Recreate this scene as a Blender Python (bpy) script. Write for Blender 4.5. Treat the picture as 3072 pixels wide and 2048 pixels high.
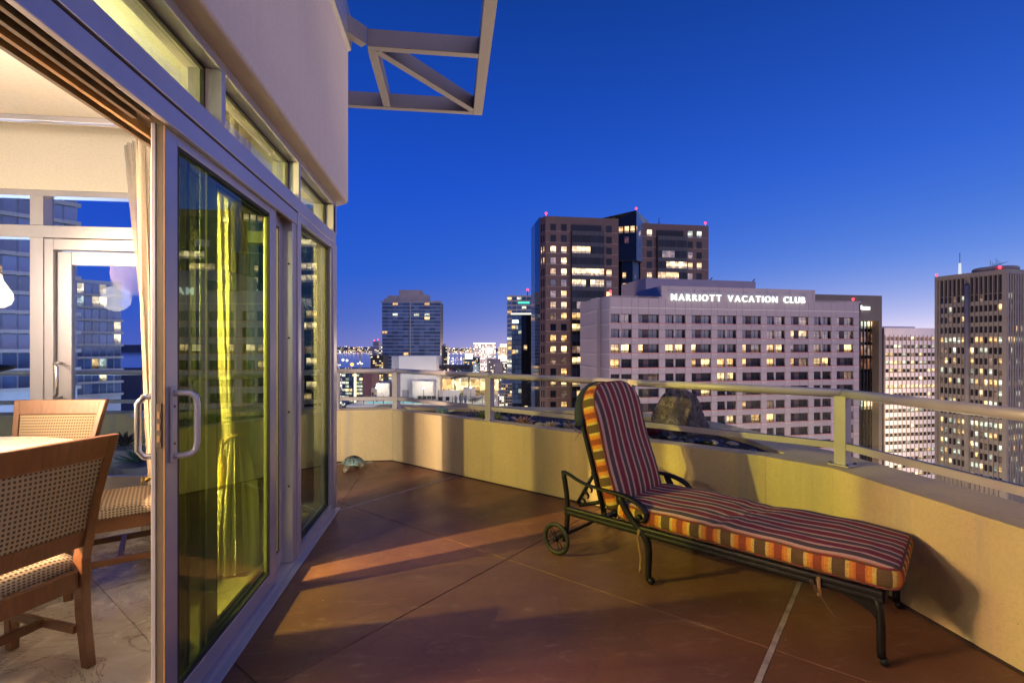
import bpy, bmesh, math, random
from mathutils import Vector, Matrix
R = math.radians
sc = bpy.context.scene
COL = sc.collection
for o in list(bpy.data.objects):
    bpy.data.objects.remove(o)

# ------------------------------------------------------------------ camera
EYE = 1.35
YAW = R(7.0)
CY, SY = math.cos(YAW), math.sin(YAW)
cam_d = bpy.data.cameras.new('camera')
cam = bpy.data.objects.new('camera', cam_d)
COL.objects.link(cam)
cam.location = (0, 0, EYE)
cam.rotation_euler = (R(90), 0, -YAW)
cam_d.sensor_width = 36
cam_d.lens = 36 * 1484 / 3072
cam_d.shift_y = 14 / 3072
cam_d.clip_start = 0.05
cam_d.clip_end = 30000
sc.camera = cam

# ------------------------------------------------------------------ dusk sky
W = bpy.data.worlds.new('World'); sc.world = W; W.use_nodes = True
nt = W.node_tree; N = nt.nodes; L = nt.links
for n in list(N): N.remove(n)
out = N.new('ShaderNodeOutputWorld'); bg = N.new('ShaderNodeBackground')
tc = N.new('ShaderNodeTexCoord'); sep = N.new('ShaderNodeSeparateXYZ')
L.new(tc.outputs['Generated'], sep.inputs[0])
def wmath(op, a, b=None, clamp=False):
    n = N.new('ShaderNodeMath'); n.operation = op; n.use_clamp = clamp
    for i, v in enumerate((a, b)):
        if v is None: continue
        if isinstance(v, (int, float)): n.inputs[i].default_value = v
        else: L.new(v, n.inputs[i])
    return n.outputs[0]
zz = wmath('MAXIMUM', sep.outputs['Z'], 0.0)
ramp = N.new('ShaderNodeValToRGB'); L.new(zz, ramp.inputs[0])
cr = ramp.color_ramp
stops = [(0.0, (.115, .155, .53)), (.05, (.060, .13, .57)), (.14, (.021, .108, .62)), (.30, (.0105, .080, .60)),
         (.45, (.0066, .059, .44)), (.60, (.0048, .043, .29)), (1.0, (.003, .024, .17))]
cr.elements[0].position = 0; cr.elements[0].color = (*stops[0][1], 1)
cr.elements[1].position = 1; cr.elements[1].color = (*stops[-1][1], 1)
for p, c in stops[1:-1]:
    e = cr.elements.new(p); e.color = (*c, 1)
# the afterglow of the sunset, low over the horizon to the right
ga = R(78)
ax = wmath('MULTIPLY', sep.outputs['X'], math.sin(ga)); ay = wmath('MULTIPLY', sep.outputs['Y'], math.cos(ga))
az = wmath('ADD', ax, ay)
az = wmath('MULTIPLY_ADD', az, 0.62, True); az.node.inputs[2].default_value = 0.20
az = wmath('POWER', wmath('MAXIMUM', az, 0.0), 2.3)
low = wmath('POWER', 2.71828, wmath('MULTIPLY', zz, -6.0))
hi = wmath('POWER', 2.71828, wmath('MULTIPLY', zz, -20.0))
def wmul(col, fac):
    m = N.new('ShaderNodeMix'); m.data_type = 'RGBA'; m.blend_type = 'MULTIPLY'
    m.inputs[0].default_value = 1; m.inputs[6].default_value = (*col, 1)
    L.new(fac, m.inputs[7]); return m.outputs[2]
def wadd(a, b):
    m = N.new('ShaderNodeMix'); m.data_type = 'RGBA'; m.blend_type = 'ADD'; m.inputs[0].default_value = 1
    L.new(a, m.inputs[6]); L.new(b, m.inputs[7]); return m.outputs[2]
g1 = wmul((.26, .60, .66), wmath('MULTIPLY', az, low))
g2 = wmul((2.1, 1.15, .45), wmath('MULTIPLY', az, hi))
L.new(wadd(wadd(ramp.outputs[0], g1), g2), bg.inputs[0])
bg.inputs[1].default_value = 1.0
L.new(bg.outputs[0], out.inputs[0])

# soft lavender fill added from behind the camera to brighten the facades
sd = bpy.data.lights.new('sun', 'SUN'); sd.energy = 1.15; sd.angle = R(60); sd.color = (.88, .76, .98)
sun = bpy.data.objects.new('sun', sd); COL.objects.link(sun)
sun.rotation_euler = Vector((-0.55, 0.75, -0.42)).to_track_quat('-Z', 'Y').to_euler()

sc.view_settings.view_transform = 'Standard'
sc.view_settings.look = 'None'
sc.view_settings.exposure = 0.0
sc.view_settings.gamma = 1.0
sc.view_settings.use_curve_mapping = False
sc.cycles.use_denoising = True
try: sc.cycles.denoiser = 'OPENIMAGEDENOISE'
except Exception: pass
sc.cycles.max_bounces = 10
sc.cycles.diffuse_bounces = 4
sc.cycles.glossy_bounces = 5
sc.cycles.transparent_max_bounces = 24
sc.cycles.sample_clamp_indirect = 6
sc.cycles.caustics_reflective = False
sc.cycles.caustics_refractive = False

# ------------------------------------------------------------------ node helpers
def NT(name):
    m = bpy.data.materials.new(name); m.use_nodes = True
    t = m.node_tree
    for n in list(t.nodes): t.nodes.remove(n)
    o = t.nodes.new('ShaderNodeOutputMaterial')
    return m, t, o
class G:
    """small wrapper to write node graphs"""
    def __init__(s, t): s.t = t
    def n(s, typ, **kw):
        n = s.t.nodes.new(typ)
        for k, v in kw.items(): setattr(n, k, v)
        return n
    def put(s, v, inp):
        if hasattr(v, 'links') or hasattr(v, 'is_linked'): s.t.links.new(v, inp)
        elif isinstance(v, (tuple, list)):
            inp.default_value = (*v, 1) if len(v) == 3 and inp.type == 'RGBA' else v
        else: inp.default_value = v
    def math(s, op, a, b=None, c=None, clamp=False):
        n = s.n('ShaderNodeMath', operation=op, use_clamp=clamp)
        for i, v in enumerate((a, b, c)):
            if v is not None: s.put(v, n.inputs[i])
        return n.outputs[0]
    def mix(s, f, a, b, bt='MIX'):
        n = s.n('ShaderNodeMix', data_type='RGBA', blend_type=bt)
        s.put(f, n.inputs[0]); s.put(a, n.inputs[6]); s.put(b, n.inputs[7]); return n.outputs[2]
    def ramp(s, f, stops, interp='LINEAR'):
        n = s.n('ShaderNodeValToRGB'); r = n.color_ramp; r.interpolation = interp
        s.put(f, n.inputs[0])
        while len(r.elements) < len(stops): r.elements.new(.5)
        for e, (p, c) in zip(r.elements, stops):
            e.position = p; e.color = (*c, 1) if len(c) == 3 else c
        return n.outputs[0]
    def noise(s, vec, scale, detail=4, rough=.55, dist=0):
        n = s.n('ShaderNodeTexNoise'); s.put(vec, n.inputs['Vector'])
        n.inputs['Scale'].default_value = scale; n.inputs['Detail'].default_value = detail
        n.inputs['Roughness'].default_value = rough; n.inputs['Distortion'].default_value = dist
        return n.outputs[0]
    def voro(s, vec, scale, feature='F1'):
        n = s.n('ShaderNodeTexVoronoi', feature=feature); s.put(vec, n.inputs['Vector'])
        n.inputs['Scale'].default_value = scale; return n
    def coord(s, what='Object'): return s.n('ShaderNodeTexCoord').outputs[what]
    def sep(s, v):
        n = s.n('ShaderNodeSeparateXYZ'); s.put(v, n.inputs[0]); return n.outputs
    def mapping(s, v, scale=(1, 1, 1), rot=(0, 0, 0), loc=(0, 0, 0)):
        n = s.n('ShaderNodeMapping'); s.put(v, n.inputs[0])
        n.inputs['Scale'].default_value = scale; n.inputs['Rotation'].default_value = rot; n.inputs['Location'].default_value = loc
        return n.outputs[0]
    def bump(s, h, strength=.3, dist=.01):
        n = s.n('ShaderNodeBump'); s.put(h, n.inputs['Height'])
        n.inputs['Strength'].default_value = strength; n.inputs['Distance'].default_value = dist
        return n.outputs[0]
    def bsdf(s, col, rough=.5, metal=0.0, bump=None, spec=.5, **kw):
        n = s.n('ShaderNodeBsdfPrincipled')
        s.put(col, n.inputs['Base Color']); s.put(rough, n.inputs['Roughness']); s.put(metal, n.inputs['Metallic'])
        n.inputs['Specular IOR Level'].default_value = spec
        if bump is not None: s.put(bump, n.inputs['Normal'])
        for k, v in kw.items(): s.put(v, n.inputs[k.replace('_', ' ')])
        return n.outputs[0]
    def rnd(s): return s.n('ShaderNodeObjectInfo').outputs['Random']

def simple(name, col, rough=.5, metal=0.0, var=.12, scale=3.0, bscale=0, bstr=.2, bdist=.004, spec=.5, coord='Object'):
    """colour with soft mottling, optional grain"""
    m, t, o = NT(name); g = G(t); c = g.coord(coord)
    n = g.noise(c, scale, 5, .6)
    dark = tuple(max(0, x * (1 - var * 1.6)) for x in col); light = tuple(min(1, x * (1 + var)) for x in col)
    cc = g.ramp(n, [(.3, dark), (.7, light)])
    b = g.bump(g.noise(c, bscale, 3, .6), bstr, bdist) if bscale else None
    rr = g.math('MULTIPLY_ADD', n, .18, rough - .09, clamp=True)
    t.links.new(g.bsdf(cc, rr, metal, b, spec), o.inputs[0]); return m

def emit(name, col, strength, sampled=False):
    m, t, o = NT(name); g = G(t)
    e = g.n('ShaderNodeEmission'); g.put(col, e.inputs[0]); e.inputs[1].default_value = strength
    t.links.new(e.outputs[0], o.inputs[0])
    if not sampled: m.cycles.emission_sampling = 'NONE'
    return m

def glass(name, tint, ior, gloss=(1, 1, 1), haze=0.0, hcol=(.5, .5, .5)):
    m, t, o = NT(name); g = G(t)
    fr = g.n('ShaderNodeFresnel')          # same reflectance from either side of the pane
    bk = g.n('ShaderNodeNewGeometry').outputs['Backfacing']
    g.put(g.math('ADD', ior, g.math('MULTIPLY', bk, 1 / ior - ior)), fr.inputs[0])
    tr = g.n('ShaderNodeBsdfTransparent'); g.put(tint, tr.inputs[0])
    gl = g.n('ShaderNodeBsdfGlossy'); g.put(gloss, gl.inputs[0]); gl.inputs['Roughness'].default_value = 0.0
    mx = g.n('ShaderNodeMixShader'); g.put(fr.outputs[0], mx.inputs[0])
    t.links.new(tr.outputs[0], mx.inputs[1]); t.links.new(gl.outputs[0], mx.inputs[2])
    last = mx.outputs[0]
    if haze:
        d = g.n('ShaderNodeBsdfDiffuse'); g.put(hcol, d.inputs[0])
        m2 = g.n('ShaderNodeMixShader'); m2.inputs[0].default_value = haze
        t.links.new(last, m2.inputs[1]); t.links.new(d.outputs[0], m2.inputs[2]); last = m2.outputs[0]
    t.links.new(last, o.inputs[0]); return m

# ------------------------------------------------------------------ mesh helpers
class MB:
    """collects shapes and links them as ONE mesh object"""
    def __init__(s): s.v = []; s.f = []; s.m = []; s.uv = []; s.sm = []
    def add(s, vs, fs, mi=0, uvs=None, smooth=False):
        b = len(s.v); s.v += [tuple(v) for v in vs]
        for k, f in enumerate(fs):
            s.f.append([b + i for i in f]); s.m.append(mi); s.sm.append(smooth)
            s.uv.append(uvs[k] if uvs else None)
        return s
    def box(s, x0, x1, y0, y1, z0, z1, mi=0):
        vs = [(x0, y0, z0), (x1, y0, z0), (x1, y1, z0), (x0, y1, z0), (x0, y0, z1), (x1, y0, z1), (x1, y1, z1), (x0, y1, z1)]
        return s.add(vs, [(0, 3, 2, 1), (4, 5, 6, 7), (0, 1, 5, 4), (1, 2, 6, 5), (2, 3, 7, 6), (3, 0, 4, 7)], mi)
    def bar(s, a, b, w, h, mi=0, up=(0, 0, 1)):
        """box section w x h swept from a to b"""
        a = Vector(a); b = Vector(b); d = (b - a).normalized(); u = Vector(up)
        r = d.cross(u)
        if r.length < 1e-4: r = d.cross(Vector((0, 1, 0)))
        r.normalize(); u = r.cross(d).normalized()
        vs = []
        for p in (a, b):
            for sx, sy in ((-1, -1), (1, -1), (1, 1), (-1, 1)): vs.append(p + r * (sx * w / 2) + u * (sy * h / 2))
        return s.add(vs, [(0, 1, 2, 3), (7, 6, 5, 4), (0, 4, 5, 1), (1, 5, 6, 2), (2, 6, 7, 3), (3, 7, 4, 0)], mi)
    def prism(s, poly, z0, z1, mi=0):
        n = len(poly)
        ar = sum(poly[i][0] * poly[(i + 1) % n][1] - poly[(i + 1) % n][0] * poly[i][1] for i in range(n))
        if ar < 0: poly = poly[::-1]
        vs = [(x, y, z0) for x, y in poly] + [(x, y, z1) for x, y in poly]
        fs = [tuple(range(n - 1, -1, -1)), tuple(range(n, 2 * n))] + [(i, (i + 1) % n, n + (i + 1) % n, n + i) for i in range(n)]
        return s.add(vs, fs, mi)
    def tube(s, pts, r, seg=10, mi=0, closed=False, squash=1.0, up=None):
        """round tube along points; r number or list; squash flattens along the frame's second axis"""
        P = [Vector(p) for p in pts]; n = len(P)
        rs = r if isinstance(r, (list, tuple)) else [r] * n
        prev = None; vs = []
        for i in range(n):
            if closed: d = P[(i + 1) % n] - P[i - 1]
            else: d = P[min(i + 1, n - 1)] - P[max(i - 1, 0)]
            d.normalize()
            if prev is None:
                a = Vector(up) if up else Vector((0, 0, 1))
                if abs(d.dot(a)) > .95: a = Vector((1, 0, 0))
                x = d.cross(a).normalized()
            else:
                x = prev - d * prev.dot(d)
                if x.length < 1e-6: x = d.orthogonal()
                x.normalize()
            prev = x; y = d.cross(x)
            for k in range(seg):
                an = 2 * math.pi * k / seg
                vs.append(P[i] + x * (math.cos(an) * rs[i]) + y * (math.sin(an) * rs[i] * squash))
        fs = []
        for i in range(n if closed else n - 1):
            j = (i + 1) % n
            for k in range(seg):
                k2 = (k + 1) % seg
                fs.append((i * seg + k, i * seg + k2, j * seg + k2, j * seg + k))
        s.add(vs, fs, mi, smooth=True)
        if not closed:
            b = len(s.v) - len(vs)
            s.f.append([b + k for k in range(seg - 1, -1, -1)]); s.f.append([b + (n - 1) * seg + k for k in range(seg)])
            s.m += [mi, mi]; s.uv += [None, None]; s.sm += [False, False]
        return s
    def lathe(s, prof, c=(0, 0, 0), seg=24, mi=0, smooth=True):
        """profile of (radius, z) revolved about the vertical through c"""
        vs = []; n = len(prof)
        for r, z in prof:
            for k in range(seg):
                a = 2 * math.pi * k / seg
                vs.append((c[0] + r * math.cos(a), c[1] + r * math.sin(a), c[2] + z))
        fs = [(i * seg + k, i * seg + (k + 1) % seg, (i + 1) * seg + (k + 1) % seg, (i + 1) * seg + k) for i in range(n - 1) for k in range(seg)]
        fs.append(tuple(range(seg - 1, -1, -1))); fs.append(tuple((n - 1) * seg + k for k in range(seg)))
        return s.add(vs, fs, mi, smooth=smooth)
    def ball(s, c, r, seg=8, mi=0, sz=1.0):
        return s.lathe([(r * max(.02, math.sin(a)), -r * sz * math.cos(a)) for a in [math.pi * i / (seg // 2 + 1) for i in range(seg // 2 + 2)]], c, seg, mi)
    def mesh(s, name, mats, recalc=True):
        me = bpy.data.meshes.new(name); me.from_pydata(s.v, [], s.f)
        for m in (mats if isinstance(mats, (list, tuple)) else [mats]): me.materials.append(m)
        me.polygons.foreach_set('material_index', s.m)
        me.polygons.foreach_set('use_smooth', s.sm)
        if any(u is not None for u in s.uv):
            ul = me.uv_layers.new(name='UVMap')
            for p, u in zip(me.polygons, s.uv):
                if u is None: continue
                for li, q in zip(p.loop_indices, u): ul.data[li].uv = q
        me.update(); return me
    def build(s, name, mats, parent=None, loc=(0, 0, 0), rot=(0, 0, 0), bevel=0, seg=2, **props):
        return link(name, s.mesh(name, mats), parent, loc, rot, bevel, seg, **props)

def link(name, me, parent=None, loc=(0, 0, 0), rot=(0, 0, 0), bevel=0, seg=2, **props):
    o = bpy.data.objects.new(name, me); COL.objects.link(o)
    o.location = loc; o.rotation_euler = rot
    if parent is not None: o.parent = parent
    if bevel:
        b = o.modifiers.new('bevel', 'BEVEL'); b.width = bevel; b.segments = seg; b.limit_method = 'ANGLE'; b.angle_limit = R(35)
    for k, v in props.items(): o[k] = v
    return o
def thing(name, label, cat, loc=(0, 0, 0), rz=0.0, group=None):
    o = bpy.data.objects.new(name, None); COL.objects.link(o)
    o.empty_display_size = .1; o.location = loc; o.rotation_euler = (0, 0, rz)
    o['label'] = label; o['category'] = cat
    if group: o['group'] = group
    return o
def tag(o, label, cat, group=None):
    o['label'] = label; o['category'] = cat
    if group: o['group'] = group
    return o
def struct(o, kind='structure'): o['kind'] = kind; return o
def copy_tree(o, parent=None):
    c = o.copy(); COL.objects.link(c); c.parent = parent
    for ch in list(o.children):
        k = copy_tree(ch, c); k.matrix_parent_inverse = ch.matrix_parent_inverse.copy()
    return c
def at(px, d, py=None):
    """point seen in column px of the photo, d metres in front of the camera plane"""
    lat = (px - 1536) / 1484 * d
    x, y = lat * CY + d * SY, -lat * SY + d * CY
    return (x, y) if py is None else (x, y, EYE - (py - 1038) * d / 1484)
def zat(py, d): return EYE - (py - 1038) * d / 1484
def clip(poly, a, b, c):
    """keep the part of poly with a*x+b*y <= c"""
    r = []
    for i in range(len(poly)):
        p, q = poly[i - 1], poly[i]
        fp, fq = a * p[0] + b * p[1] - c, a * q[0] + b * q[1] - c
        if (fp <= 0) != (fq <= 0):
            k = fp / (fp - fq); r.append((p[0] + (q[0] - p[0]) * k, p[1] + (q[1] - p[1]) * k))
        if fq <= 0: r.append(q)
    return r
def arc(c, r, a0, a1, n):
    return [(c[0] + r * math.cos(a0 + (a1 - a0) * i / n), c[1] + r * math.sin(a0 + (a1 - a0) * i / n)) for i in range(n + 1)]
# ------------------------------------------------------------------ materials of the terrace and the room
def m_stucco(name, col, var=.06, bs=.25, stains=.0):
    m, t, o = NT(name); g = G(t); c = g.coord('Object')
    n = g.noise(c, 1.3, 5, .65); f = g.noise(c, 9, 4, .6)
    cc = g.ramp(n, [(.25, tuple(x * (1 - var) for x in col)), (.75, tuple(min(1, x * (1 + var)) for x in col))])
    cc = g.mix(g.math('MULTIPLY', f, .12), cc, tuple(x * .75 for x in col))
    if stains:
        st = g.noise(g.mapping(c, (7, 7, .35)), 1.0, 4, .6)
        st = g.ramp(st, [(.52, (0, 0, 0)), (.72, (1, 1, 1))])
        cc = g.mix(g.math('MULTIPLY', st, stains), cc, (.30, .29, .27))
        sp = g.voro(c, 9.0).outputs['Distance']
        sp = g.math('LESS_THAN', sp, .035)
        cc = g.mix(g.math('MULTIPLY', sp, .5), cc, (.12, .10, .08))
    gr = g.noise(c, 55, 4, .7); cc = g.mix(g.math('MULTIPLY', g.ramp(gr, [(.45, (0, 0, 0)), (.7, (1, 1, 1))]), .28), cc, tuple(x * .62 for x in col))
    h = g.math('ADD', g.math('MULTIPLY', g.noise(c, 140, 3, .6), .7), g.math('MULTIPLY', g.noise(c, 26, 3, .5), .6))
    t.links.new(g.bsdf(cc, .85, 0, g.bump(h, bs, .006), .3), o.inputs[0]); return m
M_PARA = m_stucco('parapet_stucco', (.63, .495, .255), .10, .5, .45)
M_FASC = m_stucco('fascia_stucco', (.64, .57, .54), .04, .14, .10)
M_CEIL = m_stucco('ceiling_paint', (.86, .80, .68), .015, .04)
M_ALU = simple('anodised_aluminium', (.49, .48, .54), .38, .55, .05, 2.0)
M_ALU2 = simple('shadowed_aluminium_track', (.20, .15, .10), .45, .4, .1, 2.0)  # aluminium copy with shade put into a darker, browner colour
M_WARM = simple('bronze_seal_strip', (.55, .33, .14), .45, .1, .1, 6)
M_GASK = simple('black_gasket', (.015, .015, .016), .6, 0, .1)
M_RAIL = simple('painted_rail_metal', (.47, .43, .41), .42, .05, .08, 2.5)
M_TREL = simple('painted_steel_beam', (.23, .20, .18), .5, .1, .08, 2.0)
M_BAND = simple('zinc_band', (.36, .36, .38), .4, .5, .08, 1.5)
M_TINT = glass('yellow_green_glass', (.63, .71, .42), 1.6, (.80, .92, 1.0))
M_TINT2 = glass('olive_glass', (.42, .48, .33), 1.75, (.80, .92, 1.0))
M_TINT3 = glass('pale_green_glass', (.72, .80, .60), 1.9, (.80, .92, 1.0))
M_TINT4 = glass('pale_olive_glass', (.82, .88, .66), 1.45, (.80, .92, 1.0))
M_CLEAR = glass('balustrade_glass', (.95, .97, .97), 1.48)
M_CLEAR2 = glass('window_glass', (.80, .88, .98), 1.12)
M_BOLT = simple('dull_bolt', (.10, .09, .09), .45, .7)

def m_slab():
    m, t, o = NT('stained_concrete'); g = G(t); c = g.coord('Object'); gc = g.n('ShaderNodeNewGeometry').outputs['Position']
    n1 = g.noise(gc, .9, 6, .62, .6); n2 = g.noise(gc, 5, 6, .7, .4); n3 = g.noise(gc, 60, 3, .6)
    col = g.ramp(n1, [(.28, (.108, .045, .025)), (.5, (.152, .066, .035)), (.72, (.205, .100, .052))])
    col = g.mix(g.math('MULTIPLY', g.ramp(n2, [(.45, (0, 0, 0)), (.75, (1, 1, 1))]), .30), col, (.105, .047, .030))
    # trowel swirls and scuffs
    sw = g.noise(g.mapping(gc, (1.5, 7, 1), (0, 0, .9)), 2.2, 5, .7, 1.8)
    col = g.mix(g.math('MULTIPLY', g.ramp(sw, [(.56, (0, 0, 0)), (.70, (1, 1, 1))]), .34), col, (.36, .22, .14))
    gt = g.ramp(g.noise(gc, 38, 5, .75), [(.5, (0, 0, 0)), (.72, (1, 1, 1))])
    col = g.mix(g.math('MULTIPLY', gt, .35), col, (.07, .034, .022))
    wm = g.math('ABSOLUTE', g.math('SUBTRACT', g.noise(gc, 1.7, 3, .5, .8), .56))
    col = g.mix(g.math('MULTIPLY', g.ramp(wm, [(0, (1, 1, 1)), (.012, (0, 0, 0))]), .30), col, (.07, .036, .026))
    sp = g.math('LESS_THAN', g.voro(gc, 7.5).outputs['Distance'], .022)
    col = g.mix(sp, col, (.45, .38, .33))
    rr = g.math('MULTIPLY_ADD', n2, .25, .29)
    h = g.math('ADD', g.math('MULTIPLY', n3, .35), g.math('MULTIPLY', n2, .8))
    t.links.new(g.bsdf(col, rr, 0, g.bump(h, .22, .004), .38), o.inputs[0]); return m
M_SLAB = m_slab()
M_JOINT = simple('dark_joint', (.035, .018, .014), .8, 0, .1)
M_CAULK = simple('joint_sealant', (.36, .29, .26), .6, 0, .25, 14, 60, .3)

def m_marble():
    m, t, o = NT('marble_tile'); g = G(t); c = g.n('ShaderNodeNewGeometry').outputs['Position']
    r = g.rnd()
    cc = g.n('ShaderNodeVectorMath', operation='ADD'); g.put(c, cc.inputs[0])
    cb = g.n('ShaderNodeCombineXYZ'); g.put(g.math('MULTIPLY', r, 31), cb.inputs[0]); g.put(g.math('MULTIPLY', r, 17), cb.inputs[1])
    t.links.new(cb.outputs[0], cc.inputs[1]); c = cc.outputs[0]
    n = g.noise(c, 2.2, 7, .68, 1.4)
    col = g.ramp(n, [(.25, (.30, .245, .19)), (.5, (.44, .385, .31)), (.75, (.60, .55, .46))])
    v = g.noise(g.mapping(c, (1, 2.2, 1), (0, 0, .6)), 1.6, 7, .6, 2.0)
    v = g.math('ABSOLUTE', g.math('SUBTRACT', v, .5))
    vein = g.ramp(v, [(0, (1, 1, 1)), (.012, (0, 0, 0))])
    col = g.mix(g.math('MULTIPLY', vein, .75), col, (.13, .085, .055))
    t.links.new(g.bsdf(col, g.math('MULTIPLY_ADD', n, .2, .16), 0, None, .5), o.inputs[0]); return m
M_MARB = m_marble()

def m_wood():
    m, t, o = NT('cherry_wood'); g = G(t); c = g.coord('Object')
    n = g.noise(g.mapping(c, (2, 14, 3)), 4, 5, .6, .5)
    f = g.noise(g.mapping(c, (6, 90, 12)), 4, 3, .6)
    col = g.ramp(n, [(.3, (.085, .036, .016)), (.7, (.155, .068, .029))])
    col = g.mix(g.math('MULTIPLY', f, .25), col, (.13, .042, .014))
    t.links.new(g.bsdf(col, .34, 0, g.bump(f, .08, .002), .5), o.inputs[0]); return m
M_WOOD = m_wood()

def m_weave(name, base, dark, nu, nv):
    """cloth with rows of small woven rectangles, laid out in UV metres"""
    m, t, o = NT(name); g = G(t); uv = g.coord('UV'); s = g.sep(uv)
    u = g.math('MULTIPLY', s[0], nu); v = g.math('MULTIPLY', s[1], nv)
    fu = g.math('FRACT', u); fv = g.math('FRACT', v)
    a = g.math('LESS_THAN', fu, .56); b = g.math('LESS_THAN', fv, .52)
    c = g.coord('Object'); n = g.noise(c, 220, 2, .6)
    bc = g.mix(n, tuple(x * .8 for x in base), tuple(min(1, x * 1.15) for x in base))
    st = g.math('LESS_THAN', g.math('FRACT', g.math('MULTIPLY', u, 1.0)), .08)
    bc = g.mix(g.math('MULTIPLY', st, .6), bc, (.30, .17, .09))
    col = g.mix(g.math('MULTIPLY', a, b), bc, dark)
    h = g.math('ADD', g.math('MULTIPLY', a, b), g.math('MULTIPLY', n, .6))
    t.links.new(g.bsdf(col, .9, 0, g.bump(h, .35, .002), .2), o.inputs[0]); return m
M_WEAVE = m_weave('checked_weave', (.31, .25, .175), (.050, .042, .036), 62, 52)

M_TABLE = simple('pale_stone_top', (.72, .68, .62), .28, 0, .05, 5)
def m_cloth(name, col, transl, bs=90, alpha=1.0):
    m, t, o = NT(name); g = G(t); c = g.coord('Object')
    n = g.noise(c, bs, 3, .65)
    cc = g.mix(n, tuple(x * .70 for x in col), tuple(min(1, x * 1.12) for x in col))
    b = g.bump(n, .6, .006)
    d = g.n('ShaderNodeBsdfDiffuse'); g.put(cc, d.inputs[0]); g.put(b, d.inputs['Normal'])
    tl = g.n('ShaderNodeBsdfTranslucent'); g.put(cc, tl.inputs[0])
    mx = g.n('ShaderNodeMixShader'); mx.inputs[0].default_value = transl
    t.links.new(d.outputs[0], mx.inputs[1]); t.links.new(tl.outputs[0], mx.inputs[2]); last = mx.outputs[0]
    if alpha < 1:
        tr = g.n('ShaderNodeBsdfTransparent'); m2 = g.n('ShaderNodeMixShader'); m2.inputs[0].default_value = alpha
        t.links.new(tr.outputs[0], m2.inputs[1]); t.links.new(last, m2.inputs[2]); last = m2.outputs[0]
    t.links.new(last, o.inputs[0]); return m
M_CURT = m_cloth('nubby_drape_cloth', (.60, .53, .43), .22, 75)
M_SHEER = m_cloth('sheer_voile', (.62, .58, .54), .5, 60, .45)
M_TASSEL = m_cloth('gold_tassel_thread', (.70, .48, .12), .1, 140)
M_LAMP = emit('frosted_lamp_glow', (1.0, .90, .72), 1.6)
M_CHROME = simple('brushed_steel', (.62, .62, .63), .22, .95, .04)
M_HANDLE = simple('powder_coated_handle', (.55, .53, .56), .35, .35, .04)

# ------------------------------------------------------------------ terrace floor: slabs with scored joints
fl = MB().prism([(-6.5, -3.2), (2.36, -3.2), (2.36, 2.8), (2.15, 3.15), (-.68, 5.98), (-6.5, 5.98)], -.30, -.008).build('terrace_floor', M_JOINT)
struct(fl)
FLOOR = [(-.94, -3.2), (2.338, -3.2), (2.338, 2.788), (2.128, 3.138), (-.692, 5.958), (-6.4, 5.958), (-6.4, 4.42), (-.94, 4.42)]
def floor_clip(u0, u1, v0, v1, region):
    p = clip(region, -1, 1, -u0); p = clip(p, 1, -1, u1); p = clip(p, -1, -1, -v0); return clip(p, 1, 1, v1)
US = [-13, -9.6, -7.4, (-5.13, .014), (-2.77, .003), (-.63, .017), 1.5, 3.6, 6]
VS = [-6, -3.2, -1.0, 1.32, 3.47, 8]
def val(a): return a if isinstance(a, tuple) else (a, .0025)
for i in range(len(US) - 1):
    for j in range(len(VS) - 1):
        (u0, g0), (u1, g1) = val(US[i]), val(US[i + 1]); (v0, h0), (v1, h1) = val(VS[j]), val(VS[j + 1])
        # the concave floor outline is cut in two convex halves
        for reg in ([(-.94, -3.2), (2.338, -3.2), (2.338, 2.788), (2.128, 3.138), (-.692, 5.958), (-.94, 5.958)],
                    [(-6.4, 4.30), (-.9405, 4.30), (-.9405, 5.958), (-6.4, 5.958)]):
            p = floor_clip(u0 + g0, u1 - g1, v0 + h0, v1 - h1, reg)
            if len(p) > 2:
                q = []
                for a in p:
                    if not q or (abs(a[0] - q[-1][0]) + abs(a[1] - q[-1][1])) > 1e-4: q.append(a)
                if len(q) > 2: MB().prism(q, -.04, 0.0).build('concrete_slab', M_SLAB, fl, bevel=.0025, seg=1)
for u, w in ((-5.13, .0135), (-.63, .0165)):      # the two sealed movement joints
    p = floor_clip(u - w, u + w, -8, 9, FLOOR[:5] + [(-.94, 5.958)])
    MB().prism(p, -.03, .0015).build('sealant_strip', M_CAULK, fl)

# ------------------------------------------------------------------ parapet and planter walls
ZP = .60
pa = MB().prism([(-6.4, 5.96), (-.69, 5.96), (-.584, 6.066), (-.60, 6.28), (-6.4, 6.28)], -3.0, ZP).build('parapet_wall', M_PARA, bevel=.008)
tag(pa, 'short cream stucco parapet behind the metal turtle, facing the camera', 'wall', 'stucco parapet walls')
pb = MB().prism([(-.69, 5.96), (2.13, 3.14), (2.236, 3.246), (-.584, 6.066)], -3.0, ZP - .0015).build('parapet_wall', M_PARA, bevel=.002)
tag(pb, 'long slanting stucco parapet behind the lounger, planter bed on its far side', 'wall', 'stucco parapet walls')
pc = MB().prism([(2.13, 3.14), (2.34, 2.79), (2.34, -3.2), (2.72, -3.2), (2.72, 3.3), (2.33, 3.21), (2.236, 3.246)], -3.0, ZP - .003).build('parapet_wall', M_PARA, bevel=.002)
tag(pc, 'golden lit stucco parapet with the lounger shadow, running towards the camera', 'wall', 'stucco parapet walls')
po = MB().prism([(2.72, 3.3), (2.72, 3.8), (2.64, 4.6), (2.35, 5.3), (1.5, 5.95), (-.92, 6.62), (-.97, 6.30), (-.60, 6.28), (1.42, 5.62), (2.12, 5.02), (2.36, 4.35), (2.39, 3.67), (2.33, 3.21)], -3.0, ZP - .005).build('planter_wall', M_PARA, bevel=.008)
tag(po, 'curved outer stucco wall closing the corner planter bed', 'wall')

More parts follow.
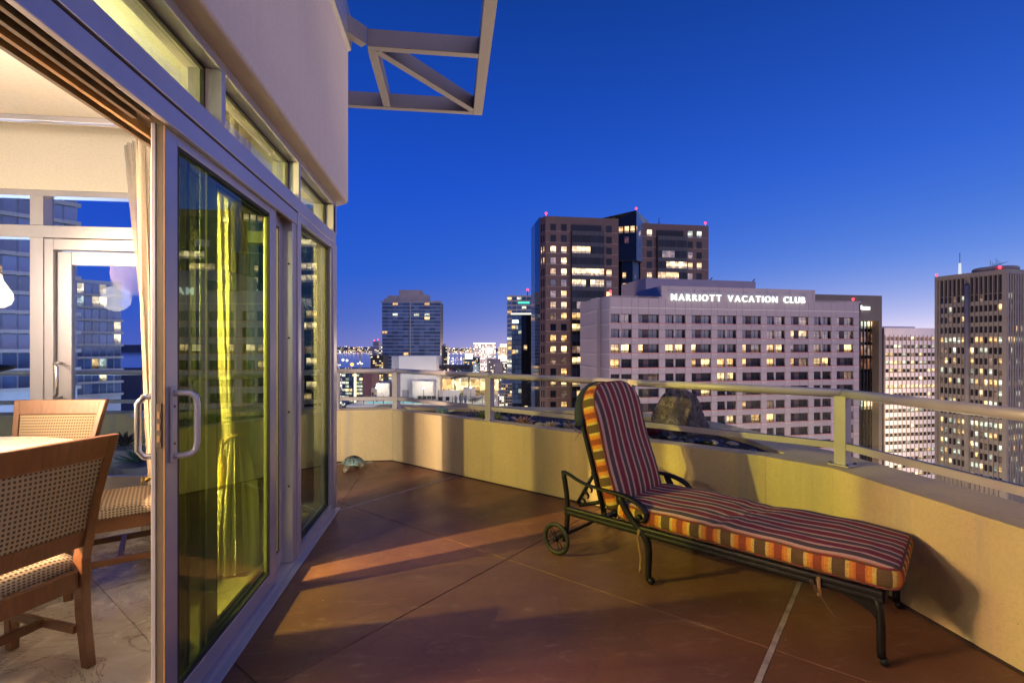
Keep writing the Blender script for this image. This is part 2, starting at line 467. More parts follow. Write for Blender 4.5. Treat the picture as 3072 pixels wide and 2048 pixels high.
for a, b, par in (((-6.4, 5.953), (-.69, 5.953), pa), ((-.692, 5.951), (2.124, 3.135), pb), ((2.126, 3.132), (2.334, 2.787), pc), ((2.334, 2.787), (2.334, -3.2), pc)):
    MB().bar((*a, .004), (*b, .004), .014, .011).build('base_joint', M_JOINT, par)
# ------------------------------------------------------------------ balustrade: posts, pipe rail, lower bar, glass panes
RZ = 1.052
rail_pts = [(-7.5, 6.12), (-5.85, 6.12), (-4.35, 6.12), (-2.85, 6.12), (-1.36, 6.12), (-.655, 6.075), (.385, 4.985), (1.455, 3.915), (2.452, 2.845), (2.47, 1.35), (2.47, -.15), (2.47, -1.65), (2.47, -3.1)]
bal = thing('balustrade', 'pale metal balustrade with pipe rail and clear glass panes on the parapet', 'railing', (0, 0, ZP))
def rail_post(p, ang):
    o = MB().box(-.035, .035, -.035, .035, .008, RZ - ZP - .015).build('rail_post', M_RAIL, bal, (p[0], p[1], 0), (0, 0, ang), bevel=.004)
    b = MB().box(-.062, .062, -.058, .058, .0, .009).build('base_plate', M_RAIL, o, bevel=.002)
    for sx in (-1, 1):
        for sy in (-1, 1):
            MB().lathe([(.009, 0), (.009, .006), (.005, .012)], (sx * .05, sy * .046, .009), 8).build('bolt', M_BOLT, o)
for i in range(1, len(rail_pts) - 1):
    a = Vector(rail_pts[i - 1]); b = Vector(rail_pts[i + 1]); d = b - a
    rail_post(rail_pts[i], math.atan2(d.y, d.x))
def sleeve(p0, p1, w, name, z):
    pass
for i in range(len(rail_pts) - 1):
    a = Vector((*rail_pts[i], 0)); b = Vector((*rail_pts[i + 1], 0)); d = (b - a).normalized()
    zr = RZ - ZP
    MB().tube([a + d * .001 + Vector((0, 0, zr)), b - d * .001 + Vector((0, 0, zr))], .0285, 20).build('handrail', M_RAIL, bal)
    a2, b2 = a + d * .035, b - d * .035
    lb = MB().bar(a2 + Vector((0, 0, .122)), b2 + Vector((0, 0, .122)), .032, .042).build('lower_bar', M_RAIL, bal, bevel=.003)
    MB().bar(a2 + Vector((0, 0, .1445)), b2 + Vector((0, 0, .1445)), .014, .003).build('glazing_gasket', M_GASK, lb)
    g0, g1 = a + d * .075, b - d * .075
    MB().bar(g0 + Vector((0, 0, .285)), g1 + Vector((0, 0, .285)), .010, .277).build('glass_pane', M_CLEAR, bal)
for p in rail_pts[1:-1]:
    i = rail_pts.index(p); d = (Vector(rail_pts[i + 1]) - Vector(rail_pts[i - 1])).normalized()
    c = Vector((*p, RZ - ZP)); d3 = Vector((d.x, d.y, 0))
    MB().ball(c, .0287, 16).build('rail_joint', M_RAIL, bal)

# ------------------------------------------------------------------ window wall of the penthouse
XF = -.95                                   # outer face of the frames
wall = thing('window_wall', 'aluminium framed glass wall with sliding door standing half open', 'window wall', (XF, 0, 0))
YB = [-2.0, -.95, .12, 1.165, 2.205, 3.255, 4.19]     # mullion centres
Z1, Z2, Z3 = 2.185, 2.275, 2.50              # transom bar and head
def part(mb, name, mats, par=wall, **k): return mb.build(name, mats, par, **k)
# sill, head, transom bar
part(MB().box(-.16, 0, -2.6, 4.26, 0.0, .032), 'sill', M_ALU, bevel=.003)
part(MB().box(-.16, .035, -2.6, 4.26, .001, .012), 'threshold', M_ALU, bevel=.003)
part(MB().box(-.14, 0, -2.6, 4.26, Z3, Z3 + .045), 'head', M_ALU, bevel=.002)
tb = part(MB().box(-.14, 0, -2.6, 4.26, Z1 + .005, Z2), 'transom_bar', M_ALU, bevel=.003)
part(MB().box(-.13, -.012, -2.6, 4.26, Z1 - .008, Z1 + .005), 'groove', M_GASK)
part(MB().box(-.02, 0, -2.6, 3.215, 2.105, Z1 - .008), 'header_face', M_ALU, bevel=.002)
# sliding track: dark housing and fins inside the header, one fin bronze
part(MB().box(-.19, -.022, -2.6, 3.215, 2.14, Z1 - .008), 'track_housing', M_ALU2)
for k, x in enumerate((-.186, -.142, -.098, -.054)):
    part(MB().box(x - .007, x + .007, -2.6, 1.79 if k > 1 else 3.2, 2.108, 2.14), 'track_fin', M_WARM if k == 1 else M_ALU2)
# mullions
for y in YB:
    w = .038 if y < 4 else .05
    part(MB().box(-.13, .004, y - w / 2, y + w / 2, Z2, Z3), 'upper_mullion', M_ALU, bevel=.002)
for y in (-2.0, -.95, .12):
    part(MB().box(-.13, .003, y - .03, y + .03, .032, 2.105), 'mullion', M_ALU, bevel=.002)
jm = part(MB().box(-.15, .004, 3.225, 3.285, .032, Z1), 'mullion', M_ALU, bevel=.003)
part(MB().box(-.105, -.008, 3.152, 3.222, .034, Z1 - .01), 'door_jamb', M_ALU, bevel=.003)
for z in (.5, .95, 1.4, 1.85):
    MB().lathe([(.007, 0), (.007, .003), (.003, .005)], (0, 0, 0), 8).build('screw', M_BOLT, jm, (-.030, 3.1515, z), (R(90), 0, 0))
part(MB().box(-.15, .006, 4.150, 4.262, .032, Z1), 'end_post', M_ALU, bevel=.004)
part(MB().box(-.15, .004, 4.150, 4.262, Z2, Z3), 'end_post', M_ALU, bevel=.004)
def pane_frame(y0, y1, z0, z1, x, gm, name='window_pane', bead=.014):
    p = part(MB().box(x - .010, x, y0, y1, z0, z1), name, gm)
    f = MB(); xb = x + .016
    for a in ((y0, y0 + bead, z0, z1), (y1 - bead, y1, z0, z1)): f.box(x + .001, xb, a[0], a[1], a[2], a[3])
    for a in ((y0 + bead, y1 - bead, z0, z0 + bead), (y0 + bead, y1 - bead, z1 - bead, z1)): f.box(x + .001, xb, a[0], a[1], a[2], a[3])
    f.build('glazing_bead', M_GASK, p); return p
for i in range(len(YB) - 1):
    y0, y1 = YB[i] + .02, YB[i + 1] - .02
    pane_frame(y0, y1 if i < 5 else 4.15, Z2, Z3, -.075, M_TINT3, 'transom_pane')
# fixed last pane with its frame
for z0, z1 in ((.032, .075), (Z1 - .045, Z1 + .004)):
    part(MB().box(-.13, -.004, 3.286, 4.149, z0, z1), 'frame_rail', M_ALU, bevel=.002)
part(MB().box(-.12, -.008, 3.286, 3.312, .076, Z1 - .046), 'frame_stile', M_ALU, bevel=.002)
part(MB().box(-.12, -.008, 4.118, 4.149, .076, Z1 - .046), 'frame_stile', M_ALU, bevel=.002)
pane_frame(3.313, 4.117, .076, Z1 - .047, -.045, M_TINT2)
# fixed panel behind the sliding leaf
PX0, PX1 = -.100, -.066
part(MB().box(PX0, PX1, 2.22, 2.30, .04, 2.12), 'panel_stile', M_ALU, bevel=.003)
part(MB().box(PX0, PX1, 3.100, 3.150, .04, 2.12), 'panel_stile', M_ALU, bevel=.003)
part(MB().box(PX0, PX1, 2.301, 3.099, .04, .13), 'panel_rail', M_ALU, bevel=.003)
part(MB().box(PX0, PX1, 2.301, 3.099, 2.06, 2.12), 'panel_rail', M_ALU, bevel=.003)
pane_frame(2.301, 3.099, .13, 2.06, -.086, M_TINT4)
part(MB().box(-.095, -.075, 1.925, 2.218, .04, 2.12), 'stacked_pane', M_TINT2)
part(MB().box(-.098, -.070, 2.06, 2.085, .041, 2.119), 'interlock_strip', M_ALU2, bevel=.002)
# panels ahead of the opening (mostly behind the camera)
pane_frame(-1.97, -.98, .04, 2.10, -.1, M_TINT); pane_frame(-.92, .09, .04, 2.10, -.1, M_TINT)

leaf = thing('sliding_door', 'sliding glass door leaf pushed half open, curved pull handle on its edge', 'door', (XF - .022, 0, .034))
def lp(mb, name, mats, **k): return mb.build(name, mats, leaf, **k)
LY0, LY1 = 1.820, 2.912
lp(MB().box(-.036, -.002, LY0 + .010, LY0 + .088, 0, 2.075), 'stile', M_ALU, bevel=.003)
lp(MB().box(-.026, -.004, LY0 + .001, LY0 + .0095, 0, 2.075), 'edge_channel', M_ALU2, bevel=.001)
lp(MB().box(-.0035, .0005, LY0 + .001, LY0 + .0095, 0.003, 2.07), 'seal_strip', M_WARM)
lp(MB().box(-.0415, -.0265, LY0 - .002, LY0 + .0095, 0, 2.075), 'inner_cover', M_ALU, bevel=.002)
lp(MB().box(-.036, 0, LY1 - .093, LY1, 0, 2.075), 'stile', M_ALU, bevel=.004)
lp(MB().box(-.036, -.001, LY0 + .089, LY1 - .094, 0, .082), 'bottom_rail', M_ALU, bevel=.004)
lp(MB().box(-.036, -.001, LY0 + .089, LY1 - .094, 2.035, 2.075), 'top_rail', M_ALU, bevel=.004)
gp = lp(MB().box(-.024, -.016, LY0 + .089, LY1 - .094, .083, 2.034), 'glass_pane', M_TINT)
bd = MB()
for y0, y1, z0, z1 in ((LY0 + .089, LY0 + .101, .083, 2.034), (LY1 - .106, LY1 - .094, .083, 2.034), (LY0 + .101, LY1 - .106, .083, .095), (LY0 + .101, LY1 - .106, 2.022, 2.034)):
    bd.box(-.015, -.004, y0, y1, z0, z1)
bd.build('glazing_bead', M_GASK, gp)
# pull handle: back plate and a bowed grip
hz0 = .92
hd = lp(MB().box(.0, .009, LY0 + .030, LY0 + .062, hz0 - .010, hz0 + .255), 'handle_plate', M_HANDLE, bevel=.003)
grip = [(.008, LY0 + .046, hz0 + .232), (.030, LY0 + .050, hz0 + .232), (.055, LY0 + .058, hz0 + .230), (.068, LY0 + .066, hz0 + .218), (.072, LY0 + .069, hz0 + .19),
        (.072, LY0 + .069, hz0 + .12), (.072, LY0 + .069, hz0 + .055), (.068, LY0 + .066, hz0 + .028), (.055, LY0 + .058, hz0 + .016), (.030, LY0 + .050, hz0 + .012), (.008, LY0 + .046, hz0 + .012)]
MB().tube(grip, .0105, 12).build('grip', M_HANDLE, hd)
for z in (.055, .185): MB().lathe([(.005, 0), (.005, .002), (.002, .003)], (0, 0, 0), 8).build('screw', M_BOLT, hd, (.009, LY0 + .046, hz0 + z), (0, R(90), 0))
ih = [(-.042, LY0 + .03, hz0 + .225), (-.070, LY0 + .010, hz0 + .222), (-.085, LY0 + .004, hz0 + .20), (-.085, LY0 + .004, hz0 + .04), (-.070, LY0 + .010, hz0 + .018), (-.042, LY0 + .03, hz0 + .015)]
lp(MB().tube(ih, .011, 10), 'inner_grip', M_CHROME)
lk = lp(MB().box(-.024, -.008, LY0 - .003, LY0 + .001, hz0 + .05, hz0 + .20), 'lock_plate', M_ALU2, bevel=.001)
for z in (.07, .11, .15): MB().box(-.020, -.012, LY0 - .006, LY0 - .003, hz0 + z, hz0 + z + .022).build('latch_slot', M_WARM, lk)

# ------------------------------------------------------------------ overhanging fascia wall, roof and metal cornice
fa = MB().prism([(-.86, -3.2), (-.86, 4.30), (-1.3, 4.74), (-1.55, 4.74), (-1.12, 4.30), (-1.12, -3.2)], Z3 + .046, 3.825).build('fascia_wall', M_FASC, bevel=.018, seg=3)
tag(fa, 'smooth cream stucco fascia overhanging the glass wall', 'wall')
pts = [(-.885, 0), (-.842, .03), (-.835, .10), (-.842, .30), (-.90, .55), (-1.02, .72)]
co = MB()
for (xa, za), (xb, zb) in zip(pts[:-1], pts[1:]):
    co.add([(xa, -3.2, 3.826 + za), (xa, 4.33, 3.826 + za), (xb, 4.33, 3.826 + zb), (xb, -3.2, 3.826 + zb)], [(0, 1, 2, 3)], smooth=True)
co.add([(-1.2, 4.33, 3.826), (-1.2, 4.33, 4.546)] + [(x, 4.33, 3.826 + z) for x, z in pts[::-1]], [tuple(range(8))])
cor = co.build('roof_cornice', M_BAND); tag(cor, 'grey metal cornice curving along the roof edge above the fascia', 'cornice')
rf = MB().box(-6.6, -1.12, -3.2, 4.30, 3.20, 3.80).build('roof', M_FASC); struct(rf)

tr = thing('sunshade_frame', 'open steel sunshade frame jutting from the roof against the blue sky', 'sunshade', (-.86, 4.3, 3.9))
def tb_(a, b, w=.07, h=.15):
    off = Vector((-.86, 4.3, 3.9))
    MB().bar(Vector(a) - off, Vector(b) - off, w, h).build('steel_beam', M_TREL, tr, bevel=.004)
zb = 3.975
tb_((.29, -3.1, zb), (.29, 5.475, zb), .10, .152)
tb_((-2.6, 5.44, zb), (.239, 5.44, zb))
tb_((-.71, 4.36, zb), (.239, 4.36, zb))
tb_((-.68, 4.395, zb), (-.68, 5.404, zb), .075, .147)
tb_((-1.0, 4.02, zb), (-.735, 4.33, zb), .072, .149)
tb_((-.64, 4.41, zb), (.24, 5.40, zb), .072, .145)
tb_((-.85, 2.6, zb), (.239, 2.6, zb)); tb_((-.85, .6, zb), (.239, .6, zb)); tb_((-.85, -1.6, zb), (.239, -1.6, zb))

# ------------------------------------------------------------------ the lit dining room
flr = MB().box(-6.4, -1.12, -3.2, 4.25, -.3, -.006).build('room_floor', M_JOINT); struct(flr)
TS = .78
RM = [(-6.4, -3.2), (-1.10, -3.2), (-1.10, 4.20), (-6.4, 4.20)]
for i in range(-12, 6):
    for j in range(-10, 10):
        u0, v0 = i * TS - .22, j * TS + .30
        p = floor_clip(u0 + .0015, u0 + TS - .0015, v0 + .0015, v0 + TS - .0015, RM)
        if len(p) < 3: continue
        cx = sum(a[0] for a in p) / len(p); cy = sum(a[1] for a in p) / len(p)
        if cy < .6 or cx < -5.2: continue
        q = []
        for a in p:
            if not q or (abs(a[0] - q[-1][0]) + abs(a[1] - q[-1][1])) > 1e-3: q.append(a)
        if len(q) > 2: MB().prism(q, -.02, 0).build('marble_tile', M_MARB, flr, bevel=.002, seg=1)
MB().box(-6.4, -1.12, -3.2, .55, -.005, -.001).build('floor_margin', M_MARB, flr)
cl = MB().box(-6.4, -1.42, -3.2, 3.62, 2.86, 2.98)
cl.box(-6.4, -1.42, 3.62, 3.66, 2.83, 3.195)
cl.box(-1.42, -1.38, -3.2, 3.66, 2.83, 3.195)
ce = cl.build('ceiling', M_CEIL); struct(ce)
tk = MB().box(-6.3, -1.46, 3.585, 3.619, 2.822, 2.859).build('curtain_track', M_ALU, bevel=.003); tag(tk, 'grey curtain track along the ceiling edge of the dining room', 'curtain track')
struct(MB().box(-6.55, -6.401, -3.2, 4.4, 0, 3.195).build('room_wall', M_CEIL))
struct(MB().box(-6.4, -1.12, -3.35, -3.201, 0, 3.195).build('room_wall', M_CEIL))
lin = MB().box(-6.4, -1.12, 4.20, 4.295, Z3 + .046, 3.195).build('room_wall', M_CEIL); struct(lin)
# unseen wall added behind the camera to keep the sun lamp off the terrace
sun_block = MB().box(-.9, 10, -3.7, -3.36, -3, 4.4).build('sun_block_wall', M_FASC); tag(sun_block, 'unseen stucco wall added behind the camera to block the sun lamp', 'wall')

ww = thing('garden_window_wall', 'white lit aluminium window wall with swing door behind the dining table', 'window wall', (0, 4.20, 0))
def wp(mb, name, mats, **k): return mb.build(name, mats, ww, **k)
XM = [-6.3, -5.2, -4.17, -3.145, -2.05]
wp(MB().box(-6.4, -1.05, 0, .1, Z3, Z3 + .045), 'head', M_ALU, bevel=.003)
wp(MB().box(-6.4, -1.05, -.004, .1, Z1 - .005, Z2), 'transom_bar', M_ALU, bevel=.003)
wp(MB().box(-6.4, -1.05, .0, .1, 0, .06), 'sill', M_ALU, bevel=.003)
for x in XM:
    wp(MB().box(x - .046, x + .046, -.008, .1, .06, Z1 - .005), 'mullion', M_ALU, bevel=.003)
    wp(MB().box(x - .046, x + .046, -.008, .1, Z2, Z3), 'mullion', M_ALU, bevel=.003)
wp(MB().box(-1.09, -1.05, .0, .1, .06, Z1 - .005), 'corner_post', M_ALU, bevel=.003); wp(MB().box(-1.09, -1.05, .0, .1, Z2, Z3), 'corner_post', M_ALU, bevel=.003)
XM.append(-1.044)
for i in range(len(XM) - 1):
    a, b = XM[i] + .046, XM[i + 1] - .046
    wp(MB().box(a, b, .082, .092, Z2, Z3), 'transom_pane', M_CLEAR2)
    if i != 3: wp(MB().box(a, b, .06, .07, .06, Z1 - .005), 'window_pane', M_CLEAR2)
gd = thing('swing_door', 'glazed swing door with steel pull handle in the white window wall', 'door', (-3.10, 4.20, .06))
def gp_(mb, name, mats, **k): return mb.build(name, mats, gd, **k)
gp_(MB().box(0.002, .065, .0, .095, 0, 2.115), 'frame_jamb', M_ALU, bevel=.003)
gp_(MB().box(.945, 1.003, .0, .095, 0, 2.115), 'frame_jamb', M_ALU, bevel=.003)
gp_(MB().box(.0651, .9449, .0, .095, 2.03, 2.115), 'frame_head', M_ALU, bevel=.003)
gp_(MB().box(.072, .172, .03, .075, .01, 2.02), 'stile', M_ALU, bevel=.003)
gp_(MB().box(.84, .938, .03, .075, .01, 2.02), 'stile', M_ALU, bevel=.003)
gp_(MB().box(.1725, .8395, .03, .075, 1.92, 2.02), 'top_rail', M_ALU, bevel=.003)
gp_(MB().box(.1725, .8395, .03, .075, .01, .27), 'bottom_rail', M_ALU, bevel=.003)
gp_(MB().box(.1725, .8395, .05, .058, .271, 1.919), 'glass_pane', M_CLEAR2)
hp = [(.10, .03, 1.16), (.10, -.02, 1.16), (.115, -.055, 1.155), (.135, -.065, 1.13), (.137, -.065, 1.02), (.135, -.065, .93), (.115, -.055, .90), (.10, -.02, .895), (.10, .03, .895)]
gp_(MB().tube(hp, .0125, 12), 'pull_handle', M_CHROME)
gp_(MB().box(.80, .86, -.03, .03, 1.965, 2.0), 'door_closer', M_CHROME, bevel=.006)

# ------------------------------------------------------------------ dining chairs
def dining_chair(label, loc, rz, grp='dining chairs round the table'):
    c = thing('dining_chair', label, 'chair', (*loc, 0), rz, grp)
    B = lambda mb, n, m=M_WOOD, **k: mb.build(n, m, c, **k)
    def taper(p0, p1, a, b):          # square leg from p0 to p1
        mb = MB(); vs = []
        for p, s in ((p0, a), (p1, b)):
            for sx, sy in ((-1, -1), (1, -1), (1, 1), (-1, 1)): vs.append((p[0] + sx * s / 2, p[1] + sy * s / 2, p[2]))
        return mb.add(vs, [(3, 2, 1, 0), (4, 5, 6, 7), (0, 1, 5, 4), (1, 2, 6, 5), (2, 3, 7, 6), (3, 0, 4, 7)])
    for s in (-1, 1):
        B(taper((.195, s * .215, 0), (.205, s * .215, .408), .036, .050), 'leg', bevel=.004)
        # rear leg and back post: one bent, tapering piece that flares outward to the top
        prof = [((-.265, s * .222, 0), .040), ((-.232, s * .222, .22), .050), ((-.222, s * .224, .45), .056), ((-.258, s * .245, .70), .048), ((-.318, s * .278, .97), .036)]
        mb = MB(); vs = []; fs = [(3, 2, 1, 0)]
        for k, (p, d) in enumerate(prof):
            w = .036
            for sx, sy in ((-1, -1), (1, -1), (1, 1), (-1, 1)): vs.append((p[0] + sx * d / 2, p[1] + sy * w / 2, p[2]))
            if k:
                b0 = (k - 1) * 4
                fs += [(b0 + i, b0 + (i + 1) % 4, b0 + 4 + (i + 1) % 4, b0 + 4 + i) for i in range(4)]
        e = len(vs) - 4; fs.append((e, e + 1, e + 2, e + 3)); mb.add(vs, fs)
        B(mb, 'back_leg', bevel=.004)
        B(MB().box(-.20, .18, s * .215 - .012, s * .215 + .012, .33, .405), 'side_apron', bevel=.003)
        B(MB().box(-.215, .185, s * .205 - .010, s * .205 + .010, .14, .175), 'stretcher', bevel=.003)
    B(MB().box(.192, .214, -.19, .19, .33, .405), 'front_apron', bevel=.003)
    B(MB().box(-.238, -.214, -.20, .20, .33, .405), 'rear_apron', bevel=.003)
    B(MB().box(-.03, -.005, -.195, .195, .14, .175), 'cross_stretcher', bevel=.003)
    # seat cushion
    mb = MB(); n = 10; x0, x1, y0, y1 = -.20, .235, -.235, .235
    def zt(u, v): return .478 - .022 * (abs(2 * u - 1) ** 5 + abs(2 * v - 1) ** 5) - .006 * abs(2 * u - 1) ** 2
    idx = {}
    for i in range(n + 1):
        for j in range(n + 1):
            u, v = i / n, j / n; idx[i, j] = len(mb.v); mb.v.append((x0 + (x1 - x0) * u, y0 + (y1 - y0) * v, zt(u, v)))
    def q(a, b, c_, d, uvs): mb.f.append([a, b, c_, d]); mb.m.append(0); mb.sm.append(True); mb.uv.append(uvs)
    for i in range(n):
        for j in range(n):
            P = [(i, j), (i + 1, j), (i + 1, j + 1), (i, j + 1)]
            q(*[idx[p] for p in P], [(mb.v[idx[p]][1], mb.v[idx[p]][0]) for p in P])
    ring = [(i, 0) for i in range(n)] + [(n, j) for j in range(n)] + [(n - i, n) for i in range(n)] + [(0, n - j) for j in range(n)]
    base = len(mb.v)
    for p in ring: x, y, z = mb.v[idx[p]]; mb.v.append((x, y, .408))
    al = 0
    for k in range(len(ring)):
        k2 = (k + 1) % len(ring); a, b = idx[ring[k]], idx[ring[k2]]
        dl = (Vector(mb.v[a]) - Vector(mb.v[b])).length
        q(a, base + k, base + k2, b, [(al, .07), (al, 0), (al + dl, 0), (al + dl, .07)]); al += dl
    B(mb, 'seat', M_WEAVE)
    # back: crest rail, lower rail and woven panel between, following the lean of the posts
    def bk(z): # x and half width of the back at height z
        if z < .70: t = (z - .45) / .25; return -.222 - .036 * t, .206 + .021 * t
        t = (z - .70) / .27; return -.258 - .060 * t, .227 + .033 * t
    def slab(z0, z1, th, dx=0, wadd=0):
        mb = MB(); vs = []
        for z in (z0, z1):
            x, w = bk(z); w += wadd
            vs += [(x - th / 2 + dx, -w, z), (x + th / 2 + dx, -w, z), (x + th / 2 + dx, w, z), (x - th / 2 + dx, w, z)]
        return mb.add(vs, [(3, 2, 1, 0), (4, 5, 6, 7), (0, 1, 5, 4), (1, 2, 6, 5), (2, 3, 7, 6), (3, 0, 4, 7)])
    B(slab(.872, .972, .034, 0, .040), 'crest_rail', bevel=.005)
    B(slab(.505, .578, .030, 0, -.0005), 'lower_rail', bevel=.004)
    mb = MB()
    for sg in (-1, 1):
        nz, ny = 8, 8; b0 = len(mb.v)
        for i in range(nz + 1):
            z = .579 + (.871 - .579) * i / nz; x, w = bk(z); w -= .0005
            for j in range(ny + 1):
                y = -w + 2 * w * j / ny
                pf = .012 + .010 * (1 - abs(2 * i / nz - 1) ** 4) * (1 - abs(2 * j / ny - 1) ** 4)
                mb.v.append((x + sg * pf, y, z))
        for i in range(nz):
            for j in range(ny):
                a = b0 + i * (ny + 1) + j; f = [a, a + 1, a + ny + 2, a + ny + 1]
                if sg < 0: f = f[::-1]
                mb.f.append(f); mb.m.append(0); mb.sm.append(True); mb.uv.append([(mb.v[k][1], mb.v[k][2]) for k in f])
    B(mb, 'back_panel', M_WEAVE)
    return c
dining_chair('nearest wooden dining chair with its checked back to the terrace door', (-1.85, 2.19), R(157))
dining_chair('wooden dining chair beyond the table, checked back against the far window wall', (-2.74, 3.55), R(-91))
dining_chair('wooden dining chair half hidden by the sliding door edge, only seat and apron showing', (-1.95, 3.18), R(208))

tbl = thing('dining_table', 'round dining table with a pale stone top', 'table', (-2.95, 2.72, 0))
MB().lathe([(.0, .715), (.93, .715), (.955, .722), (.96, .735), (.955, .748), (.94, .752), (0, .752)], seg=72).build('tabletop', M_TABLE, tbl)
MB().lathe([(.34, 0), (.34, .03), (.16, .06), (.11, .14), (.10, .55), (.15, .66), (.30, .714)], seg=32).build('pedestal', M_WOOD, tbl)

# ------------------------------------------------------------------ drapes
M_DRAPE2 = m_cloth('nubby_drape_cloth_lined', (.56, .50, .40), .04, 75)
def drape(name, label, x, y, ang, w_top, w_tie, w_bot, z_top, z_tie, mat, off_tie=0, folds=7, amp=.035, cat='curtain', z_bot=.015, tassel=True, depth=1.0, bulge=.28):
    c = thing(name, label, cat, (x, y, 0), ang)
    nz, nx = 44, folds * 10
    mb = MB()
    for i in range(nz + 1):
        z = z_bot + (z_top - z_bot) * i / nz
        if z > z_tie:
            t = (z - z_tie) / (z_top - z_tie); s = t ** .75; w = w_tie + (w_top - w_tie) * s; o = off_tie * (1 - t ** .9)
            a = amp * (.55 + .45 * s)
        else:
            t = (z_tie - z) / (z_tie - z_bot); s = math.sin(min(1, t * 1.15) * math.pi / 2); w = w_tie + (w_bot - w_tie) * s; o = off_tie * (1 - .25 * t)
            a = amp * (.55 + .65 * s)
        pinch = math.exp(-((z - z_tie) / .05) ** 2); a *= 1 - .45 * pinch
        for j in range(nx + 1):
            u = j / nx; k = u * folds * 2 * math.pi
            yy = (a * (math.sin(k) + .30 * math.sin(2.3 * k + 1.3 + z) + .15 * math.sin(.5 * k + 3 * z)) - bulge * w * (1 - (2 * u - 1) ** 2)) * depth
            xx = o - w / 2 + w * u + .010 * math.sin(k * 1.7 + z * 2)
            mb.v.append((xx, yy, z))
    for i in range(nz):
        for j in range(nx):
            a = i * (nx + 1) + j; mb.f.append([a, a + 1, a + nx + 2, a + nx + 1]); mb.m.append(0); mb.sm.append(True); mb.uv.append(None)
    mb.build('drape', mat, c)
    if tassel:
        r = w_tie / 2 + .012
        rope = [(off_tie + r * math.cos(t), (.055 + amp) * math.sin(t), z_tie + .012 * math.sin(3 * t) + .03 * math.cos(t)) for t in [2 * math.pi * k / 28 for k in range(28)]]
        tie = MB().tube(rope, .009, 8, closed=True).build('tie_rope', M_TASSEL, c)
        tx, ty = off_tie - w_tie * .42, -(.06 + amp)
        ts = MB().tube([(tx, ty, z_tie), (tx - .003, ty - .004, z_tie - .05), (tx, ty, z_tie - .10)], .006, 8)
        ts.lathe([(.004, -.10), (.018, -.105), (.021, -.125), (.012, -.14), (.022, -.15), (.030, -.20), (.036, -.275), (.034, -.285), (0, -.285)], (tx, ty, z_tie), 20)
        ts.build('tassel', M_TASSEL, c)
    return c
drape('curtain', 'cream nubby drape tied with a gold tassel at the far window wall', -2.03, 3.80, R(-10), .40, .27, .36, 2.84, .44, M_CURT, off_tie=.02, folds=7, amp=.022)
sh = drape('sheer_curtain', 'translucent grey sheer curtain hanging beside the cream drape', -2.20, 4.02, R(-4), .46, .20, .40, 2.84, .46, M_SHEER, off_tie=.14, folds=9, amp=.014, tassel=False)
drape('curtain', 'cream drape with gold tassel seen green through the sliding door glass', -1.33, 3.20, R(12), .22, .115, .30, 2.84, .80, M_DRAPE2, folds=6, amp=.011, off_tie=.015, bulge=.50)

# ------------------------------------------------------------------ pendant lamps over the table, with the room's lamps and added fills
def pendant(label, x, y, z, energy, spot=False):
    p = thing('pendant_lamp', label, 'lamp', (x, y, z), 0, 'pendant lamps over the dining table')
    MB().lathe([(0, -.085), (.030, -.082), (.058, -.062), (.070, -.030), (.066, .005), (.045, .045), (.026, .08), (.019, .115), (0, .118)], seg=28).build('glass_shade', M_LAMP, p)
    MB().lathe([(.021, .117), (.021, .16), (.008, .175), (.004, .18), (.004, 2.858 - z), (0, 2.858 - z)], seg=12).build('stem', M_CHROME, p)
    return p
pendant('teardrop glass pendant lamp glowing at the left edge over the table', -2.66, 3.27, 1.66, 0)
pl = pendant('teardrop glass pendant lamp over the table, out of the picture to the left', -3.22, 2.10, 1.88, 0)
def point(name, loc, e, col, r=.08, parent=None):
    d = bpy.data.lights.new(name, 'POINT'); d.energy = e; d.color = col; d.shadow_soft_size = r
    o = bpy.data.objects.new(name, d); COL.objects.link(o); o.location = loc; return o
# reflector lamp that throws the long mullion shadows across the terrace, then spots added to fill parapet and drape
def spot(loc, aim, e, size, blend, col, r):
    d = bpy.data.lights.new('key_fill_spot', 'SPOT'); d.energy = e; d.color = col; d.shadow_soft_size = r
    d.spot_size = R(size); d.spot_blend = blend
    o = bpy.data.objects.new('key_fill_spot', d); COL.objects.link(o); o.location = loc
    o.rotation_euler = (Vector(aim) - Vector(loc)).to_track_quat('-Z', 'Y').to_euler()
spot((-3.07, 2.14, 1.90), (-.07, 2.94, 1.28), 2500, 82, .55, (1.0, .60, .34), .035)
spot((-4.1, 2.35, 2.35), (.6, 4.2, .35), 1050, 70, .6, (1.0, .60, .30), .30)  # soft fill added to even out the parapet, no fitting
spot((-4.3, 1.1, 2.35), (1.0, 4.1, .35), 1050, 70, .6, (1.0, .60, .30), .30)  # second added soft fill from the other side
spot((-2.25, .9, 2.80), (-.66, 5.9, .35), 620, 17, .5, (1.0, .76, .42), .04)  # added spot that brightens the far parapet
spot((-2.15, 1.9, 2.80), (-1.31, 3.2, 1.1), 190, 30, .6, (1.0, .84, .62), .06)  # added spot that brightens the drape behind the door glass
WARM = (1.0, .86, .70)
for x, y, lab in ((-2.3, .6, 'closest to the door opening edge'), (-4.0, .8, 'in the far corner away from both glass walls'), (-4.2, 1.7, 'on the inner side of the dining table'), (-1.85, 2.35, 'just inside the sliding door leaf')):
    dl = thing('downlight', 'recessed round ceiling downlight ' + lab, 'lamp', (x, y, 2.858), 0, 'recessed ceiling downlights')
    MB().lathe([(.055, -.004), (.075, -.004), (.075, .0)], seg=24).build('trim_ring', M_ALU, dl)
    MB().lathe([(0, -.003), (.055, -.003), (.055, 0), (0, 0)], seg=24).build('lens', M_LAMP, dl)
    point('room_fill_glow', (x, y, 1.95 if x < -2 else 2.5), 70 if x < -2 else 36, WARM, .16)  # added room fill floating below the fitting to lift ceiling and floor
